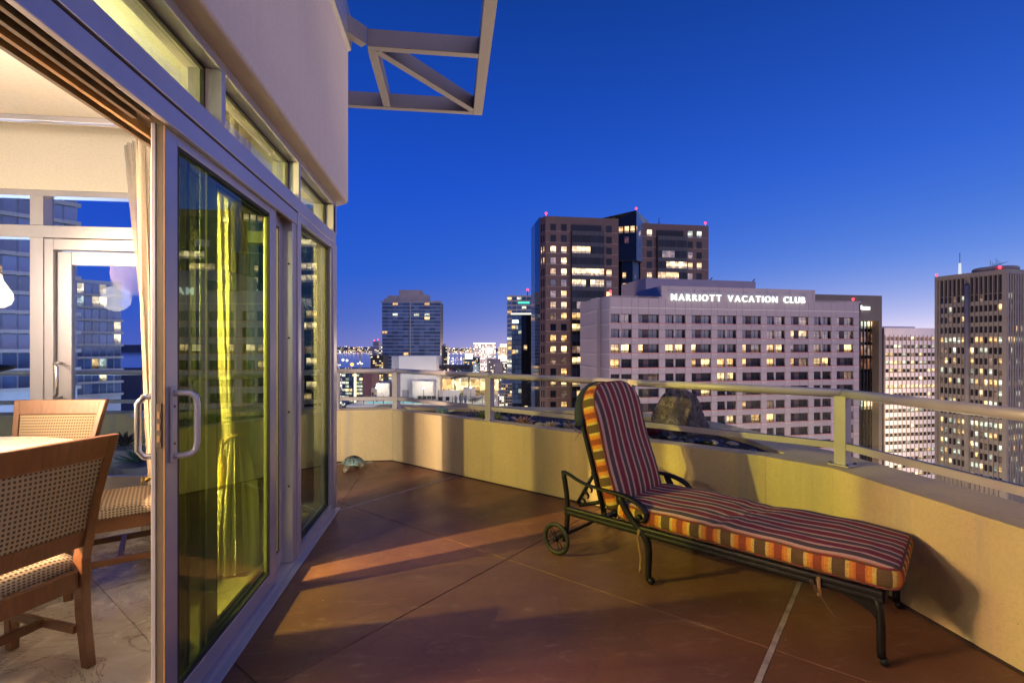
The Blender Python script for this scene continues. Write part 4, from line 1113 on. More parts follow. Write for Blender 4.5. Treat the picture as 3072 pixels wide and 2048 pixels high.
# ------------------------------------------------------------------ the city
ZG = -75.0
rng = random.Random(11)
def m_pane(name, ca, cb, strength, dark=.25, curtain=False):
    """a lit room behind glass: brighter ceiling, furniture low down, varying from window to window"""
    m, t, o = NT(name); g = G(t); c = g.coord('Object'); gen = g.coord('Generated'); r = g.rnd()
    s = g.sep(gen)
    cb_ = g.n('ShaderNodeCombineXYZ'); g.put(g.math('MULTIPLY', r, 90), cb_.inputs[0]); g.put(g.math('MULTIPLY', r, 37), cb_.inputs[2])
    ad = g.n('ShaderNodeVectorMath', operation='ADD'); g.put(c, ad.inputs[0]); t.links.new(cb_.outputs[0], ad.inputs[1]); v = ad.outputs[0]
    blocks = g.voro(g.mapping(v, (1.1, 1, .8)), 1.0); blk = g.sep(blocks.outputs['Color'])[0]
    furn = g.math('LESS_THAN', s[2], g.math('MULTIPLY', g.noise(g.mapping(v, (3, 1, 0)), 1.0, 2, .7), .62))
    ceil = g.math('SMOOTH_MIN', s[2], 1.0, .2)
    br = g.math('ADD', .35, g.math('MULTIPLY', blk, 1.1))
    br = g.math('MULTIPLY', br, g.math('ADD', .65, g.math('MULTIPLY', ceil, .55)))
    if not curtain: br = g.math('MULTIPLY', br, g.math('SUBTRACT', 1.0, g.math('MULTIPLY', furn, 1 - dark)))
    br = g.math('MULTIPLY', br, g.math('ADD', .55, g.math('MULTIPLY', r, .8)))
    bl = g.math('GREATER_THAN', s[2], g.math('SUBTRACT', 1.35, g.math('FRACT', g.math('MULTIPLY', r, 7.3))))
    br = g.math('MULTIPLY', br, g.math('SUBTRACT', 1.0, g.math('MULTIPLY', bl, .55)))
    col = g.mix(g.noise(v, .8, 2, .5), ca, cb)
    e = g.n('ShaderNodeEmission'); g.put(col, e.inputs[0]); g.put(g.math('MULTIPLY', br, strength), e.inputs[1])
    gl = g.n('ShaderNodeBsdfGlossy'); gl.inputs['Roughness'].default_value = .02; gl.inputs[0].default_value = (.08, .09, .10, 1)
    a2 = g.n('ShaderNodeAddShader'); t.links.new(e.outputs[0], a2.inputs[0]); t.links.new(gl.outputs[0], a2.inputs[1])
    t.links.new(a2.outputs[0], o.inputs[0]); m.cycles.emission_sampling = 'NONE'; return m
P_BRT = m_pane('lit_room_bright', (1.0, .60, .23), (1.0, .75, .40), 2.7)
P_WRM = m_pane('lit_room_warm', (1.0, .50, .16), (1.0, .66, .28), 2.0)
P_DIM = m_pane('lit_room_dim', (.75, .42, .26), (.72, .50, .40), .42, curtain=True)
P_COO = m_pane('lit_room_cool', (.80, .88, .62), (.95, .95, .80), 1.25)
P_ORG = m_pane('sunset_curtain_window', (.62, .22, .12), (.70, .34, .20), .34, curtain=True)
def m_dark(name, col, rough=.06, spec=.7, lights=0.0):
    m, t, o = NT(name); g = G(t); c = g.coord('Object'); r = g.rnd()
    n = g.math('MULTIPLY', r, .9)
    cc = g.mix(n, tuple(x * .6 for x in col), tuple(x * 1.5 for x in col))
    t.links.new(g.bsdf(cc, rough, 0, None, spec), o.inputs[0]); return m
P_DRK = m_dark('dark_window_glass', (.030, .030, .034))
P_GRY = m_dark('curtained_window_glass', (.105, .095, .105), .12)
P_NAV = m_dark('navy_window_glass', (.012, .018, .034), .04, .12)
P_BLK = m_dark('black_curtain_wall_glass', (.008, .009, .012), .05, .35)
P_BLU = m_dark('blue_curtain_wall_glass', (.075, .135, .25), .08, .8)
M_HOT = simple('pale_precast_panel', (.44, .37, .365), .85, 0, .05, .15)
M_HOT2 = simple('pale_precast_spandrel', (.41, .34, .34), .85, 0, .05, .15)
M_HOTJ = simple('panel_joint', (.14, .10, .095), .9)
M_HOTD = simple('dark_recess_panel', (.085, .055, .062), .8)
M_HOTR = simple('neon_lit_sill_strip', (.62, .22, .17), .7)  # reddish neon light put into the sill colour
M_HOTB = simple('pale_stone_band', (.66, .60, .52), .8)
M_GRAN = simple('red_brown_granite', (.145, .085, .066), .6, 0, .12, .3)
M_GRANB = simple('pale_granite_band', (.36, .25, .20), .6, 0, .1, .3)
M_BFRM = simple('dark_window_frame', (.03, .026, .024), .5)
M_BRN = simple('brown_concrete', (.20, .165, .13), .85, 0, .08, .2)
M_TAN = simple('tan_ribbed_concrete', (.34, .30, .245), .85, 0, .08, .2)
M_WHT = simple('white_concrete', (.78, .72, .74), .8, 0, .05, .2)
M_WCOL = simple('warm_grey_fin', (.30, .25, .22), .8, 0, .05, .2)
M_GREYB = simple('grey_roof_block', (.30, .28, .30), .85, 0, .08, .15)
M_BRICK = simple('terracotta_wall', (.36, .17, .14), .85, 0, .08, .2)
M_SLABE = simple('pale_floor_edge', (.34, .35, .38), .7, 0, .1, .2)
M_RED = emit('red_beacon_light', (1.0, .03, .05), 6.0)
M_SIGN = emit('white_sign_light', (.92, 1.0, .97), 1.7)
M_SIGN2 = emit('bank_sign_light', (.95, 1.0, .98), 3.0); M_LEDW = emit('led_roof_strip', (1.0, .95, .70), 3.0); M_LEDG = emit('green_led_strip', (.10, 1.0, .65), 1.6)

_mc = {}
def boxmesh(name, w, h, mat, dep=.06, y=0.0):
    k = (name, round(w, 3), round(h, 3), mat.name, dep, y)
    if k not in _mc: _mc[k] = MB().box(0, w, y, y + dep, 0, h).mesh(name, mat)
    return _mc[k]
def framemesh(w, h, t, mat, mids=(), trans=(), y=-.05, dep=.09):
    k = ('fr', round(w, 3), round(h, 3), t, mat.name, tuple(mids), tuple(trans), y, dep)
    if k not in _mc:
        mb = MB(); mb.box(0, t, y, y + dep, 0, h); mb.box(w - t, w, y, y + dep, 0, h); mb.box(t, w - t, y, y + dep, 0, t); mb.box(t, w - t, y, y + dep, h - t, h)
        for f in mids: mb.box(f * w - t * .4, f * w + t * .4, y + .01, y + dep, t, h - t)
        for f in trans: mb.box(t, w - t, y + .015, y + dep - .002, f * h - t * .4, f * h + t * .4)
        _mc[k] = mb.mesh('window_frame', mat)
    return _mc[k]
def window(par, x, y, z, w, h, pane, frm=M_BFRM, t=.07, mids=(), trans=(), rz=0):
    f = link('window', framemesh(w, h, t, frm, mids, trans), par, (x, y, z), (0, 0, rz))
    link('pane', boxmesh('pane', w - 2 * t, h - 2 * t, pane, .03, .005), f, (t, 0, t)); return f
def building(name, label, px, d, rz, cat='building', group=None):
    x, y = at(px, d); return thing(name, label, cat, (x, y, ZG), rz, group)
def beacon(par, x, y, z, r=.35):
    b = MB().lathe([(.05, -1.2), (.05, -.2), (.12, -.18)], (x, y, z), 6); b.ball((x, y, z), r, 8)
    return b.build('beacon', M_RED, par)
def text(par, s, size, loc, mat, rz=0, ext=.15, name='letter', spacing=1.0, fat=.0, each=True):
    """lit letters, each its own piece, standing on the wall"""
    x = 0.0
    for ch in s:
        if ch == ' ': x += size * .36 * spacing; continue
        cu = bpy.data.curves.new('letter', 'FONT'); cu.body = ch; cu.size = size; cu.extrude = ext; cu.offset = fat
        tmp = bpy.data.objects.new('tmp_letter', cu); COL.objects.link(tmp)
        me = bpy.data.meshes.new_from_object(tmp); bpy.data.objects.remove(tmp)
        me.materials.clear(); me.materials.append(mat)
        xs = [v.co.x for v in me.vertices]; w = max(xs) - min(xs); x0 = min(xs)
        o = link(name, me, par, (loc[0] + x - x0, loc[1], loc[2]), (R(90), 0, rz)); x += w + size * .13 * spacing
    return x

# ---- the pale hotel with the lit sign
HR = math.atan2(.0958, .9954)
ht = building('hotel', 'broad pale concrete hotel block carrying the lit white rooftop sign', 1832, 100, HR)
MOD, OPEN = 6.09, 4.62; FH = 3.05; NR, NM = 11, 10
TOPW = 7.85 - ZG                          # top of the first window row (local height)
WH = 1.80; WID = MOD * NM
roof1 = 11.6 - ZG; roof2 = 13.85 - ZG
lastz = TOPW - WH - (NR - 1) * FH
hb = MB().box(0, WID + .6, .75, 17, 0, roof1 - .3)            # core behind the openings
hb.box(0, WID + .6, .10, .7499, TOPW + .15, roof1 - .3); hb.box(0, WID + .6, .10, .7499, 0, lastz - 1.4)
hb.build('core', M_HOTJ, ht)
LIT = {(0, 0): ('GL', 'P'), (2, 0): 'WB', (2, 1): 'W-', (2, 2): 'BW', (2, 3): 'W-', (2, 5): 'WD', (2, 6): 'WW', (2, 7): 'D-', (2, 8): 'D-', (2, 9): 'DW',
       (1, 7): 'WB', (3, 0): 'W-', (3, 3): 'WB', (3, 4): 'WW', (3, 5): 'W-', (3, 6): 'W-', (3, 7): 'WD', (3, 8): 'BW', (4, 1): '-D', (4, 4): 'BB', (4, 9): '-D', (0, 9): 'DP',
       (0, 7): 'GD', (0, 6): 'GD', (1, 9): 'DD', (1, 8): 'DD', (1, 6): 'DD', (5, 3): '-B', (5, 5): 'D-', (6, 5): 'W-', (6, 6): 'D-', (7, 4): '-B', (7, 5): '-W', (7, 6): 'W-', (8, 9): '-D', (5, 6): '-D', (9, 2): 'W-', (9, 6): '-W', (10, 4): 'WB', (10, 8): 'W-'}
CODE = {'W': P_WRM, 'B': P_BRT, 'D': P_DIM, 'P': P_DIM, 'G': P_GRY, 'L': P_DIM, '-': P_DRK}
pier_w = MOD - OPEN
for k in range(NM):
    x0 = k * MOD
    for r in range(NR):
        zt = TOPW - r * FH; zb = zt - WH
        code = LIT.get((r, k)); code = ''.join(code) if code else ('GG' if r < 2 else '--')
        # pieces of the facade: pier panel and two spandrel panels, joints left open
        link('pier_panel', boxmesh('pier_panel', pier_w - .05, FH - .05, M_HOT, .72), ht, (x0 + OPEN + .025, .02, zb - FH + WH + .025))
        for q in (0, 1): link('spandrel_panel', boxmesh('spandrel_panel', OPEN / 2 - .05, FH - WH - .05, M_HOT2, .66), ht, (x0 + q * OPEN / 2 + .025, .06, zb - (FH - WH) + .025 + .0))
        if k % 2 == 0: a, dv, b = (.06, 1.95), (2.02, .38, M_HOT), (2.48, 1.72)
        else: a, dv, b = (.05, 1.22), (1.30, 1.10, M_HOTD), (2.44, 2.14)
        window(ht, x0 + a[0], .55, zb, a[1], WH, CODE[code[0]], mids=(.5,) if k % 2 == 0 else (), trans=(.22,))
        window(ht, x0 + b[0], .55, zb, b[1], WH, CODE[code[-1]], mids=(.45,), trans=(.22,))
        link('divider', boxmesh('divider', dv[1], WH, dv[2], .5), ht, (x0 + dv[0], .20 if k % 2 == 0 else .45, zb))
    link('reveal', boxmesh('reveal', .10, TOPW - lastz, M_HOTD, .45), ht, (x0 + OPEN - .11, .25, lastz))
for r in range(NR):
    zb = TOPW - r * FH - WH
    link('sill_strip', boxmesh('sill_strip', WID, .10, M_HOTR, .06), ht, (0, .0, zb - .06))
    for k in range(NM): link('pale_band', boxmesh('pale_band', pier_w, .13, M_HOTB, .05), ht, (k * MOD + OPEN, -.03, zb - .33))
for k in range(NM):                           # blank panels over the top windows
    for q, (xa, w) in enumerate(((0, OPEN / 2), (OPEN / 2, OPEN / 2), (OPEN, pier_w))):
        link('parapet_panel', boxmesh('parapet_panel', w - .05, 1.25, M_HOT, .1), ht, (k * MOD + xa + .025, .02, TOPW + .025))
        link('parapet_panel', boxmesh('parapet_panel', w - .05, 2.4, M_HOT, .1), ht, (k * MOD + xa + .025, .02, TOPW + 1.33))
link('pale_band', boxmesh('pale_band', WID, .20, M_HOTB, .06), ht, (0, -.02, TOPW + 1.25))
xa, xb = 11.3, 49.0                            # raised middle with the sign
MB().box(xa, xb, .0, 11, roof1 - .5, roof2).build('raised_parapet', M_HOT, ht)
for i in range(7): link('wall_joint', boxmesh('wall_joint', .05, roof2 - roof1, M_HOTJ, .02), ht, (xa + 1.6 + i * 5.9, -.012, roof1))
MB().box(13.5, 42.5, 10.99, 24, roof1 - 1, 17.0 - ZG).build('penthouse', M_HOT2, ht)
MB().box(-.02, WID + .6, .02, .45, roof1 - .35, roof1).build('coping', M_HOT, ht)
wlen = text(ht, 'MARRIOTT VACATION CLUB', 1.95, (13.3, -.35, 10.85 - ZG), M_SIGN, spacing=1.72, fat=.012)
# stepped left flank
sd_ = [(-.2, .05, 4.5, M_HOT), (-1.1, 4.6, 8.2, M_HOTD), (-.2, 8.3, 17.0, M_HOT)]
for x, ya, yb, mt in sd_:
    MB().box(x, .02, ya, yb, 0, roof1 - .02).build('flank_wall', M_HOT, ht)
    for r in range(-1, NR): link('pale_band', boxmesh('flank_band', .06, .15, M_HOTB, yb - ya), ht, (x - .05, ya, TOPW - r * FH - WH - .33))
for x in (0.3, ): beacon(ht, x, .8, roof1 + .9, .28)
beacon(ht, WID - 1.3, .3, roof1 + .5, .28)
for x in (41.8, 30.2): MB().tube([(x, 11.2, 17 - ZG), (x + .5, 11, 17.6 - ZG)], .12, 6).build('rooftop_camera', M_BFRM, ht)

# ---- brown granite office tower behind
tw = building('office_tower', 'tall red-brown granite office tower with lit square windows and dark glass bays', 1637, 180, R(1.5))
TH = 48.7 - ZG; FT = 4.05
TL, TR0, TR1 = 27.7, 36.9, 64.6
MB().box(0, TL, 0, 21, 0, TH - .02).build('wall', M_GRAN, tw); MB().box(TR0, TR1, 1.5, 27, 0, TH - .9).build('wall', M_GRAN, tw)
# chamfered left corner
MB().prism([(-1.3, 3.2), (-.001, .003), (-.001, 20), (-1.3, 20)], 0, TH - .03).build('chamfer_wall', M_GRAN, tw)
MB().box(-1.36, -1.1, 4.0, 13, 0, TH + .6).build('dark_glass_slab', P_BLK, tw)
MB().box(-1.40, -1.1, 13.02, 21, 0, TH + .5).build('glass_flank', P_BLU, tw)
def tstate(r, c):
    T = {2: 'BBW-', 3: 'DB--', 4: 'WB-W', 5: 'GD-D', 6: 'DWDW', 7: 'OB--', 8: '-W--', 10: 'WW-W', 11: 'BB-W', 13: '-W-W', 14: 'BBBW', 16: '-WW-', 17: 'W-WB'}
    s = T.get(r, '----' if r not in (12, 15) else '-D-W')
    return {'W': P_WRM, 'B': P_BRT, 'D': P_DIM, 'G': P_GRY, 'O': P_WRM, '-': P_NAV if rng.random() > .24 else rng.choice([P_DIM, P_WRM])}[s[c]]
for r in range(20):
    zb = TH - 2.76 - 2.62 - r * FT
    for c, x in enumerate((1.7, 5.7, None, 22.9)):
        if x is None: continue
        window(tw, x, -.03, zb, 2.18, 2.62, tstate(r, c), t=.10, trans=(.2,))
    link('pale_band', boxmesh('pale_band', 9.1, .18, M_GRANB, .05), tw, (0, -.05, zb - .12)); link('pale_band', boxmesh('pale_band', 5.4, .18, M_GRANB, .05), tw, (22.0, -.05, zb - .12))
    # narrow windows on the chamfer
    for u in (.25, .68):
        window(tw, -1.3 + 1.3 * u - .16, 3.2 - 3.2 * u + .33, zb, .70, 2.6, P_WRM if r in (2, 3) else P_NAV, t=.05, rz=-math.atan2(3.2, 1.3))
    st = {0: '------', 1: '--BW--', 2: '------', 3: '-BB-WW', 4: 'BWW-DD'}
    for c, x in enumerate((2.5, None, 19.0, 22.7)):
        if x is None: continue
        lit = {(0, 0): P_BRT, (0, 2): P_COO, (0, 3): P_COO, (2, 2): P_DIM, (3, 2): P_WRM, (3, 3): P_WRM, (4, 0): P_WRM, (4, 2): P_DIM, (5, 0): P_WRM, (6, 0): P_WRM}.get((r, c), P_NAV)
        if r < 9: window(tw, TR0 + x, 1.47, zb - .4, 2.15, 2.62, lit, t=.10, trans=(.2,))
    if r < 9: link('pale_band', boxmesh('pale_band', TR1 - TR0, .18, M_GRANB, .04), tw, (TR0, 1.455, zb - .5))
    if r >= 1:
        # projecting glass bays, one floor of panes at a time
        lits = {2: ([0, 1, 2, 3], P_BRT), 4: ([0, 1, 2, 3, 4, 5, 6], P_BRT), 5: ([0, 1, 2, 4, 5, 6], P_BRT), 7: ([1, 2, 5], P_DIM), 8: ([0, 1, 3, 4], P_WRM), 9: ([0, 1, 2], P_BRT), 11: ([0, 1, 2], P_DIM), 12: ([0, 1, 3, 4], P_BRT), 14: ([0, 1, 3], P_BRT), 15: ([1, 2], P_WRM)}.get(r, ([], None))
        for c in range(7):
            pm = lits[1] if c in lits[0] else P_NAV
            link('bay_pane', boxmesh('bay_pane', 1.67, 2.5, pm, .08), tw, (9.65 + c * 1.73, -1.0, zb + .1))
            link('bay_spandrel', boxmesh('bay_spandrel', 1.67, FT - 2.56, P_BLK, .08), tw, (9.65 + c * 1.73, -1.0, zb + 2.62))
        if r < 10:
            lr = {2: ([1, 2, 3], P_DIM), 3: ([2, 3, 4, 5, 6], P_BRT), 4: ([0, 1, 2, 3, 4], P_WRM)}.get(r, ([], None))
            for c in range(7):
                link('bay_pane', boxmesh('bay_pane', 1.60, 2.5, lr[1] if c in lr[0] else P_NAV, .08), tw, (TR0 + 6.6 + c * 1.66, .4, zb - .3))
                link('bay_spandrel', boxmesh('bay_spandrel', 1.60, FT - 2.56, P_BLK, .08), tw, (TR0 + 6.6 + c * 1.66, .4, zb + 2.22))
MB().box(9.60, 21.75, -.91, .02, 0, TH - 2.9 - FT * .55).build('bay_core', M_BFRM, tw); MB().box(9.60, 21.0, -.30, -.01, TH - 5.3, TH - 2.9).build('bay_top', P_NAV, tw)
MB().box(TR0 + 6.45, TR0 + 18.2, .49, 1.52, 0, TH - 3.4 - FT * .55).build('bay_core', M_BFRM, tw); MB().box(TR0 + 6.45, TR0 + 17.2, 1.2, 1.49, TH - 5.6, TH - 3.4).build('bay_top', P_NAV, tw)
for c in range(8):
    link('bay_mullion', boxmesh('bay_mullion', .06, 80, M_BFRM, .14), tw, (9.61 + c * 1.73, -1.06, TH - 87)); 
# glass prism between the granite wings, its peak rising above the roof
NX = 32.4
def gl_poly(name, pts, mat):
    mb = MB(); mb.add(pts, [tuple(range(len(pts)))]); o = mb.build(name, mat, tw); md = o.modifiers.new('t', 'SOLIDIFY'); md.thickness = .15; return o
zlo = TH - 15.6
gl_poly('prism_face', [(TL + .05, .4, zlo), (NX + 1.2, -2.6, zlo), (NX + 1.2, -2.6, TH + 2.7), (TL - 1.5, .8, TH + .5), (TL + .05, .4, TH + .5)], P_BLK)
gl_poly('prism_face', [(TL - 9.5, 4.0, TH - .1), (TL + .03, .42, TH - .1), (NX + 1.2, -2.55, TH + 2.7)], P_BLK)
gl_poly('prism_face', [(NX + 1.25, -2.6, zlo), (TR0 + .6, 1.2, zlo), (TR0 + .6, 1.2, TH - .6), (NX + 1.25, -2.6, TH + 2.7)], P_BLU)
gl_poly('prism_face', [(NX + 1.25, -2.58, TH + 2.7), (TR0 + .6, 1.25, TH - .6), (TR0 + 9.0, 8, TH - 1.0)], P_BLU)
gl_poly('prism_soffit', [(TL + .05, .4, zlo), (NX + 1.2, -2.6, zlo), (TR0 + .6, 1.2, zlo)], M_BFRM)
gl_poly('prism_face', [(TL + 1.6, .9, 0), (NX + .4, -1.0, 0), (NX + .4, -1.0, zlo), (TL + 1.6, .9, zlo)], P_BLK)
gl_poly('prism_face', [(NX + .45, -1.0, 0), (TR0 - .4, 2, 0), (TR0 - .4, 2, zlo), (NX + .45, -1.0, zlo)], P_BLU)
MB().box(TL + .02, TR0 - .02, 3, 20, 0, TH - 2).build('core', M_BFRM, tw)
for i, (zz0, st) in enumerate(((TH - 5.4, (P_WRM, P_BRT, P_BRT)), (TH - 9.2, (P_NAV, P_ORG, P_NAV)))):
    for q in range(3):
        u0 = .03 + q * .32; ax_, ay_ = TL + .05 + (NX + 1.15 - TL) * u0, .4 - 3.0 * u0
        link('prism_window', boxmesh('prism_window', 1.5, 2.4, st[q], .05), tw, (ax_, ay_ - .12, zz0), (0, 0, -math.atan2(3.0, NX + 1.15 - TL)))
for q in range(2): link('prism_window', boxmesh('prism_window', 1.6, 2.2, P_WRM, .05), tw, (NX + 1.45 + q * .9, -2.52 + q * 1.6, TH - 5.2), (0, 0, R(62)))
for r, st in ((0, P_WRM), (1, P_WRM), (2, P_COO)):
    for q in range(2):
        if (r, q) != (2, 1): link('prism_window', boxmesh('prism_window', 1.2, 2.1, st, .05), tw, (TL + 1.9 + q * 1.6, .72 - q * .85, zlo - 6.4 - r * 4.0), (0, 0, -math.atan2(1.9, NX + .4 - TL - 1.6)))
for x, y, z in ((.2, .2, TH + 1.0), (NX + 1.2, -2.4, TH + 3.4), (TR1 - 1.2, 1.8, TH + .2)): beacon(tw, x, y, z, .42)
MB().tube([(TR0 + 8.6, 4, TH - .9), (TR0 + 8.6, 4, TH + 2.2)], .10, 6).build('antenna', M_BFRM, tw); MB().tube([(TR0 + 8.0, 4, TH - .9), (TR0 + 8.6, 4, TH + 1.0), (TR0 + 9.3, 4, TH - .9)], .07, 6).build('antenna', M_BFRM, tw)

# ---- brown bank tower right of the hotel
bk_ = building('bank_tower', 'brown concrete bank tower with a small white lit sign and tall dark window slots', 2430, 132, R(4.0))
BT = zat(882, 132) - ZG; BW = 22.9; BX = 12.6
MB().box(0, BX + .0, 0, 20, 0, BT).build('wall', M_BRN, bk_)
MB().box(BX, BW, 0, 20, BT - 6.9, BT - .001).build('top_band', M_BRN, bk_)
MB().box(BW - 1.0, BW, 0, 20, 0, BT - 6.9).build('column', M_BRN, bk_); MB().box(BX + 2.0, BX + 2.9, 0, 3, 0, BT - 6.9).build('column', M_BRN, bk_)
MB().box(BX, BW - 1.0, 2.2, 20, 0, BT - 6.91).build('core', P_BLK, bk_)
for r in range(17):
    for c in range(6):
        x = BX + 3.15 + c * 1.1
        stt = {0: 'CDCCBB', 1: 'OOOOOO', 2: 'WOOWWO', 3: 'OOOOOO', 6: '-CCBBB', 10: '-D----', 12: '--BB--'}.get(r, '------')[c]
        mt = {'C': P_COO, 'D': P_DIM, 'B': P_BRT, 'O': P_ORG, 'W': P_DIM, '-': P_BLK}[stt]
        link('window', boxmesh('window', .92, 2.9 if r else 2.0, mt, .05), bk_, (x, 2.1, BT - 9.0 - r * 3.75))
    for xx in (BX + .1,): link('window', boxmesh('window', 1.7, 2.9 if r else 2.0, P_BRT if r == 0 else P_BLK, .05), bk_, (xx, 2.1, BT - 9.0 - r * 3.75))
for c in range(7): link('fin', boxmesh('fin', .14, BT - 7, M_BFRM, .28), bk_, (BX + 2.98 + c * 1.1, 1.8, 0))
text(bk_, 'Banc', 1.6, (BX + 2.7, -.3, BT - 3.9), M_SIGN2, spacing=.8, fat=.03)

# ---- white office slab between the bank and the tan tower
wb = building('white_office', 'white office slab with rows of small lit windows between two darker towers', 2655, 241, R(4))
WT = zat(983, 241) - ZG
MB().box(0, 36, .5, 18, 0, WT).build('core', M_BFRM, wb); MB().box(0, 36, .0, .49, WT - 4.4, WT).build('top_band', M_WHT, wb)
MB().box(-1, 20, 2, 18, WT, WT + .8).build('roof_block', M_WHT, wb)
rr_ = random.Random(5)
for r in range(19):
    z = WT - 4.4 - 1.75 - r * 3.92
    link('spandrel', boxmesh('spandrel', 36, 2.15, M_WHT, .3), wb, (0, .1, z - 2.16))
    for c in range(14):
        k = rr_.random(); p = .45 if r in (0, 2, 3, 6, 9) else .22
        mt = P_BRT if (k < p * .5 or r == 6 and c < 9) else P_COO if k < p else P_ORG if r == 0 else P_DIM if k < p + .12 else P_DRK
        link('window', boxmesh('window', 2.2, 1.72, mt, .06), wb, (c * 2.5 + .3, .42, z + .01))
for c in range(15): link('fin', boxmesh('fin', .42, WT - 3.6, M_WCOL, .62), wb, (c * 2.5 - .18, -.12, 0))

# ---- tan ribbed tower at the right edge
rt = building('ribbed_tower', 'tan ribbed concrete tower at the right edge with narrow windows and red roof light', 3015, 176, math.atan2(.985, -.19))
RH = zat(806, 176) - ZG
# local x runs along the left-hand face away from the viewer; local -y looks out of that face is +y
LF = 22.2
rt2 = rt
MB().box(0, LF, -40, -.6, 0, RH).build('core', M_TAN, rt)
def tcol(r, c, side):
    rows = {4: '---W---', 5: 'CCC-CCC', 7: '------', 8: 'CCCC---', 10: '-------', 15: 'CCCCCC', 16: 'CCCCCCC', 17: '-WWWB--', 18: '-------'}
    k = rr_.random()
    lit = {3: .2, 4: .75, 5: .15, 6: .4, 7: .3, 8: .5, 9: .3, 10: .25, 11: .35, 12: .75, 13: .55, 14: .5, 15: .6, 16: .7, 17: .4}.get(r, .05) + .08
    if k < lit: return rr_.choice([P_COO, P_COO, P_BRT, P_WRM, P_DIM])
    return P_DRK
pitch = 1.42
def rface(org, axis, n, pil):
    """one face: windows between ribs; axis = 'x' (left face) or 'y' (right face)"""
    for r in range(18):
        z = RH - 5.2 - 3.4 - r * 3.9 - 2.3
        for c in range(n):
            if c == pil: continue
            u = .95 + c * pitch
            mt = tcol(r, c, axis)
            me = boxmesh('window', 1.0, 2.35, mt, .05)
            if axis == 'x': link('window', me, rt, (u, -.545, z))
            else: link('window', me, rt, (-.06, -u - .3, z), (0, 0, R(-90)))
        if axis == 'x': MB().box(0, LF, -.6, -.36, z - 1.56, z - .004).build('spandrel', M_TAN, rt)
        else: MB().box(-.24, 0, -40, -.6, z - 1.56, z - .004).build('spandrel', M_TAN, rt)
    for c in range(n):      # tall louvres at the top
        u = .95 + c * pitch
        if c == pil: continue
        me = boxmesh('louvre', .95, 6.4, M_BFRM, .05)
        if axis == 'x': link('louvre', me, rt, (u, -.545, RH - 8.3))
        else: link('louvre', me, rt, (-.06, -u - .3, RH - 8.3), (0, 0, R(-90)))
    for c in range(n + 1):
        u = .95 - .30 + c * pitch
        me = boxmesh('rib', .30, RH - 1.6, M_TAN, .62)
        if axis == 'x': link('rib', me, rt, (u - .06, -.599, 0))
        else: link('rib', me, rt, (-.62, -u - .30, 0))
rface(0, 'x', 14, 7); rface(0, 'y', 9, 99)
MB().box(-.5, .62, -.62, .12, 0, RH + .001).build('corner_pier', M_TAN, rt); MB().box(LF - .9, LF + .1, -.6, .1, 0, RH).build('corner_pier', M_TAN, rt)
MB().box(.62, LF - .9, -.599, .09, RH - 1.6, RH).build('parapet', M_TAN, rt); MB().box(-.5, .001, -40, -.62, RH - 1.6, RH).build('parapet', M_TAN, rt)
MB().tube([(.95 + 7 * pitch + .5, .05, 0), (.95 + 7 * pitch + .5, .05, RH - 4.6)], .85, 12).build('pilaster', M_TAN, rt)
MB().lathe([(6.5, 0), (6.5, 1.2), (6.0, 1.6), (0, 1.7)], (6.5, -7, RH), 40).build('roof_disc', M_TAN, rt)
an = MB(); 
for k in range(6): an.tube([(3 + k * 1.1, -3 - k, RH + 1.4), (3 + k * 1.1, -3 - k, RH + 3.2 + (k % 3) * .8)], .06, 6)
for k in range(3): an.bar((2.2, -3.0 - k * 1.5, RH + 2.2 + .5 * k), (9, -8.5 - k, RH + 2.2 + .5 * k), .08, .08)
an.build('roof_antennas', M_BFRM, rt); beacon(rt, 2.2, -1.4, RH + .9, .5); beacon(rt, LF - .3, -.4, RH + .8, .4)
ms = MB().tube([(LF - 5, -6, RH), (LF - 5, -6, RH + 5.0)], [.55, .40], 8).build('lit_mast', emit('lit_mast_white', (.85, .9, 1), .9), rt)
MB().tube([(LF - 5, -6, RH + 5), (LF - 5, -6, RH + 9.0)], .10, 6).build('antenna', M_BFRM, rt)

# ---- glass apartment tower at left
ga_ = building('glass_tower', 'blue glass apartment tower with pale floor edges and a blank rooftop block', 1146, 438, R(-6))
GT = zat(906, 438) - ZG; GW = 51.5
MB().box(.3, GW - .3, .4, 24, 0, GT).build('core', M_BFRM, ga_)
for r in range(26):
    z = GT - (r + 1) * 3.15
    link('floor_edge', boxmesh('floor_edge', GW + 1.6, .55, M_SLABE, 1.0), ga_, (-.8, -.4, z + 2.6))
    for c in range(11):
        x = c * GW / 11
        lit = (r, c) in ((0, 2), (0, 8), (3, 2), (3, 6), (3, 8), (4, 8), (8, 0), (14, 4), (15, 4), (17, 2), (19, 3), (20, 1), (18, 7), (21, 9)) or (r > 15 and rr_.random() < .12)
        link('glazing', boxmesh('glazing', GW / 11 - .3, 2.58, P_COO if lit and r % 2 else P_WRM if lit else P_BLU, .06), ga_, (x + .15, 0, z + .01))
MB().box(GW * .478, GW * .478 + .7, -.6, .1, 0, GT).build('divider', M_SLABE, ga_)
MB().box(1.5, GW * .78, 1, 20, GT, GT + 3.2).build('roof_block', M_GREYB, ga_); MB().box(GW * .28, GW * .66, 2, 18, GT + 3.2, GT + 11).build('roof_block', M_GREYB, ga_); MB().box(GW * .66, GW * .775, 2, 18, GT + 3.2, GT + 7).build('roof_block', M_GREYB, ga_)
MB().box(4, GW * .27, 2, 18, GT + 3.2, GT + 6).build('roof_block', M_GREYB, ga_)
MB().box(-1, GW + 1, -.5, -.35, GT, GT + 1.0).build('roof_rail', M_GREYB, ga_)

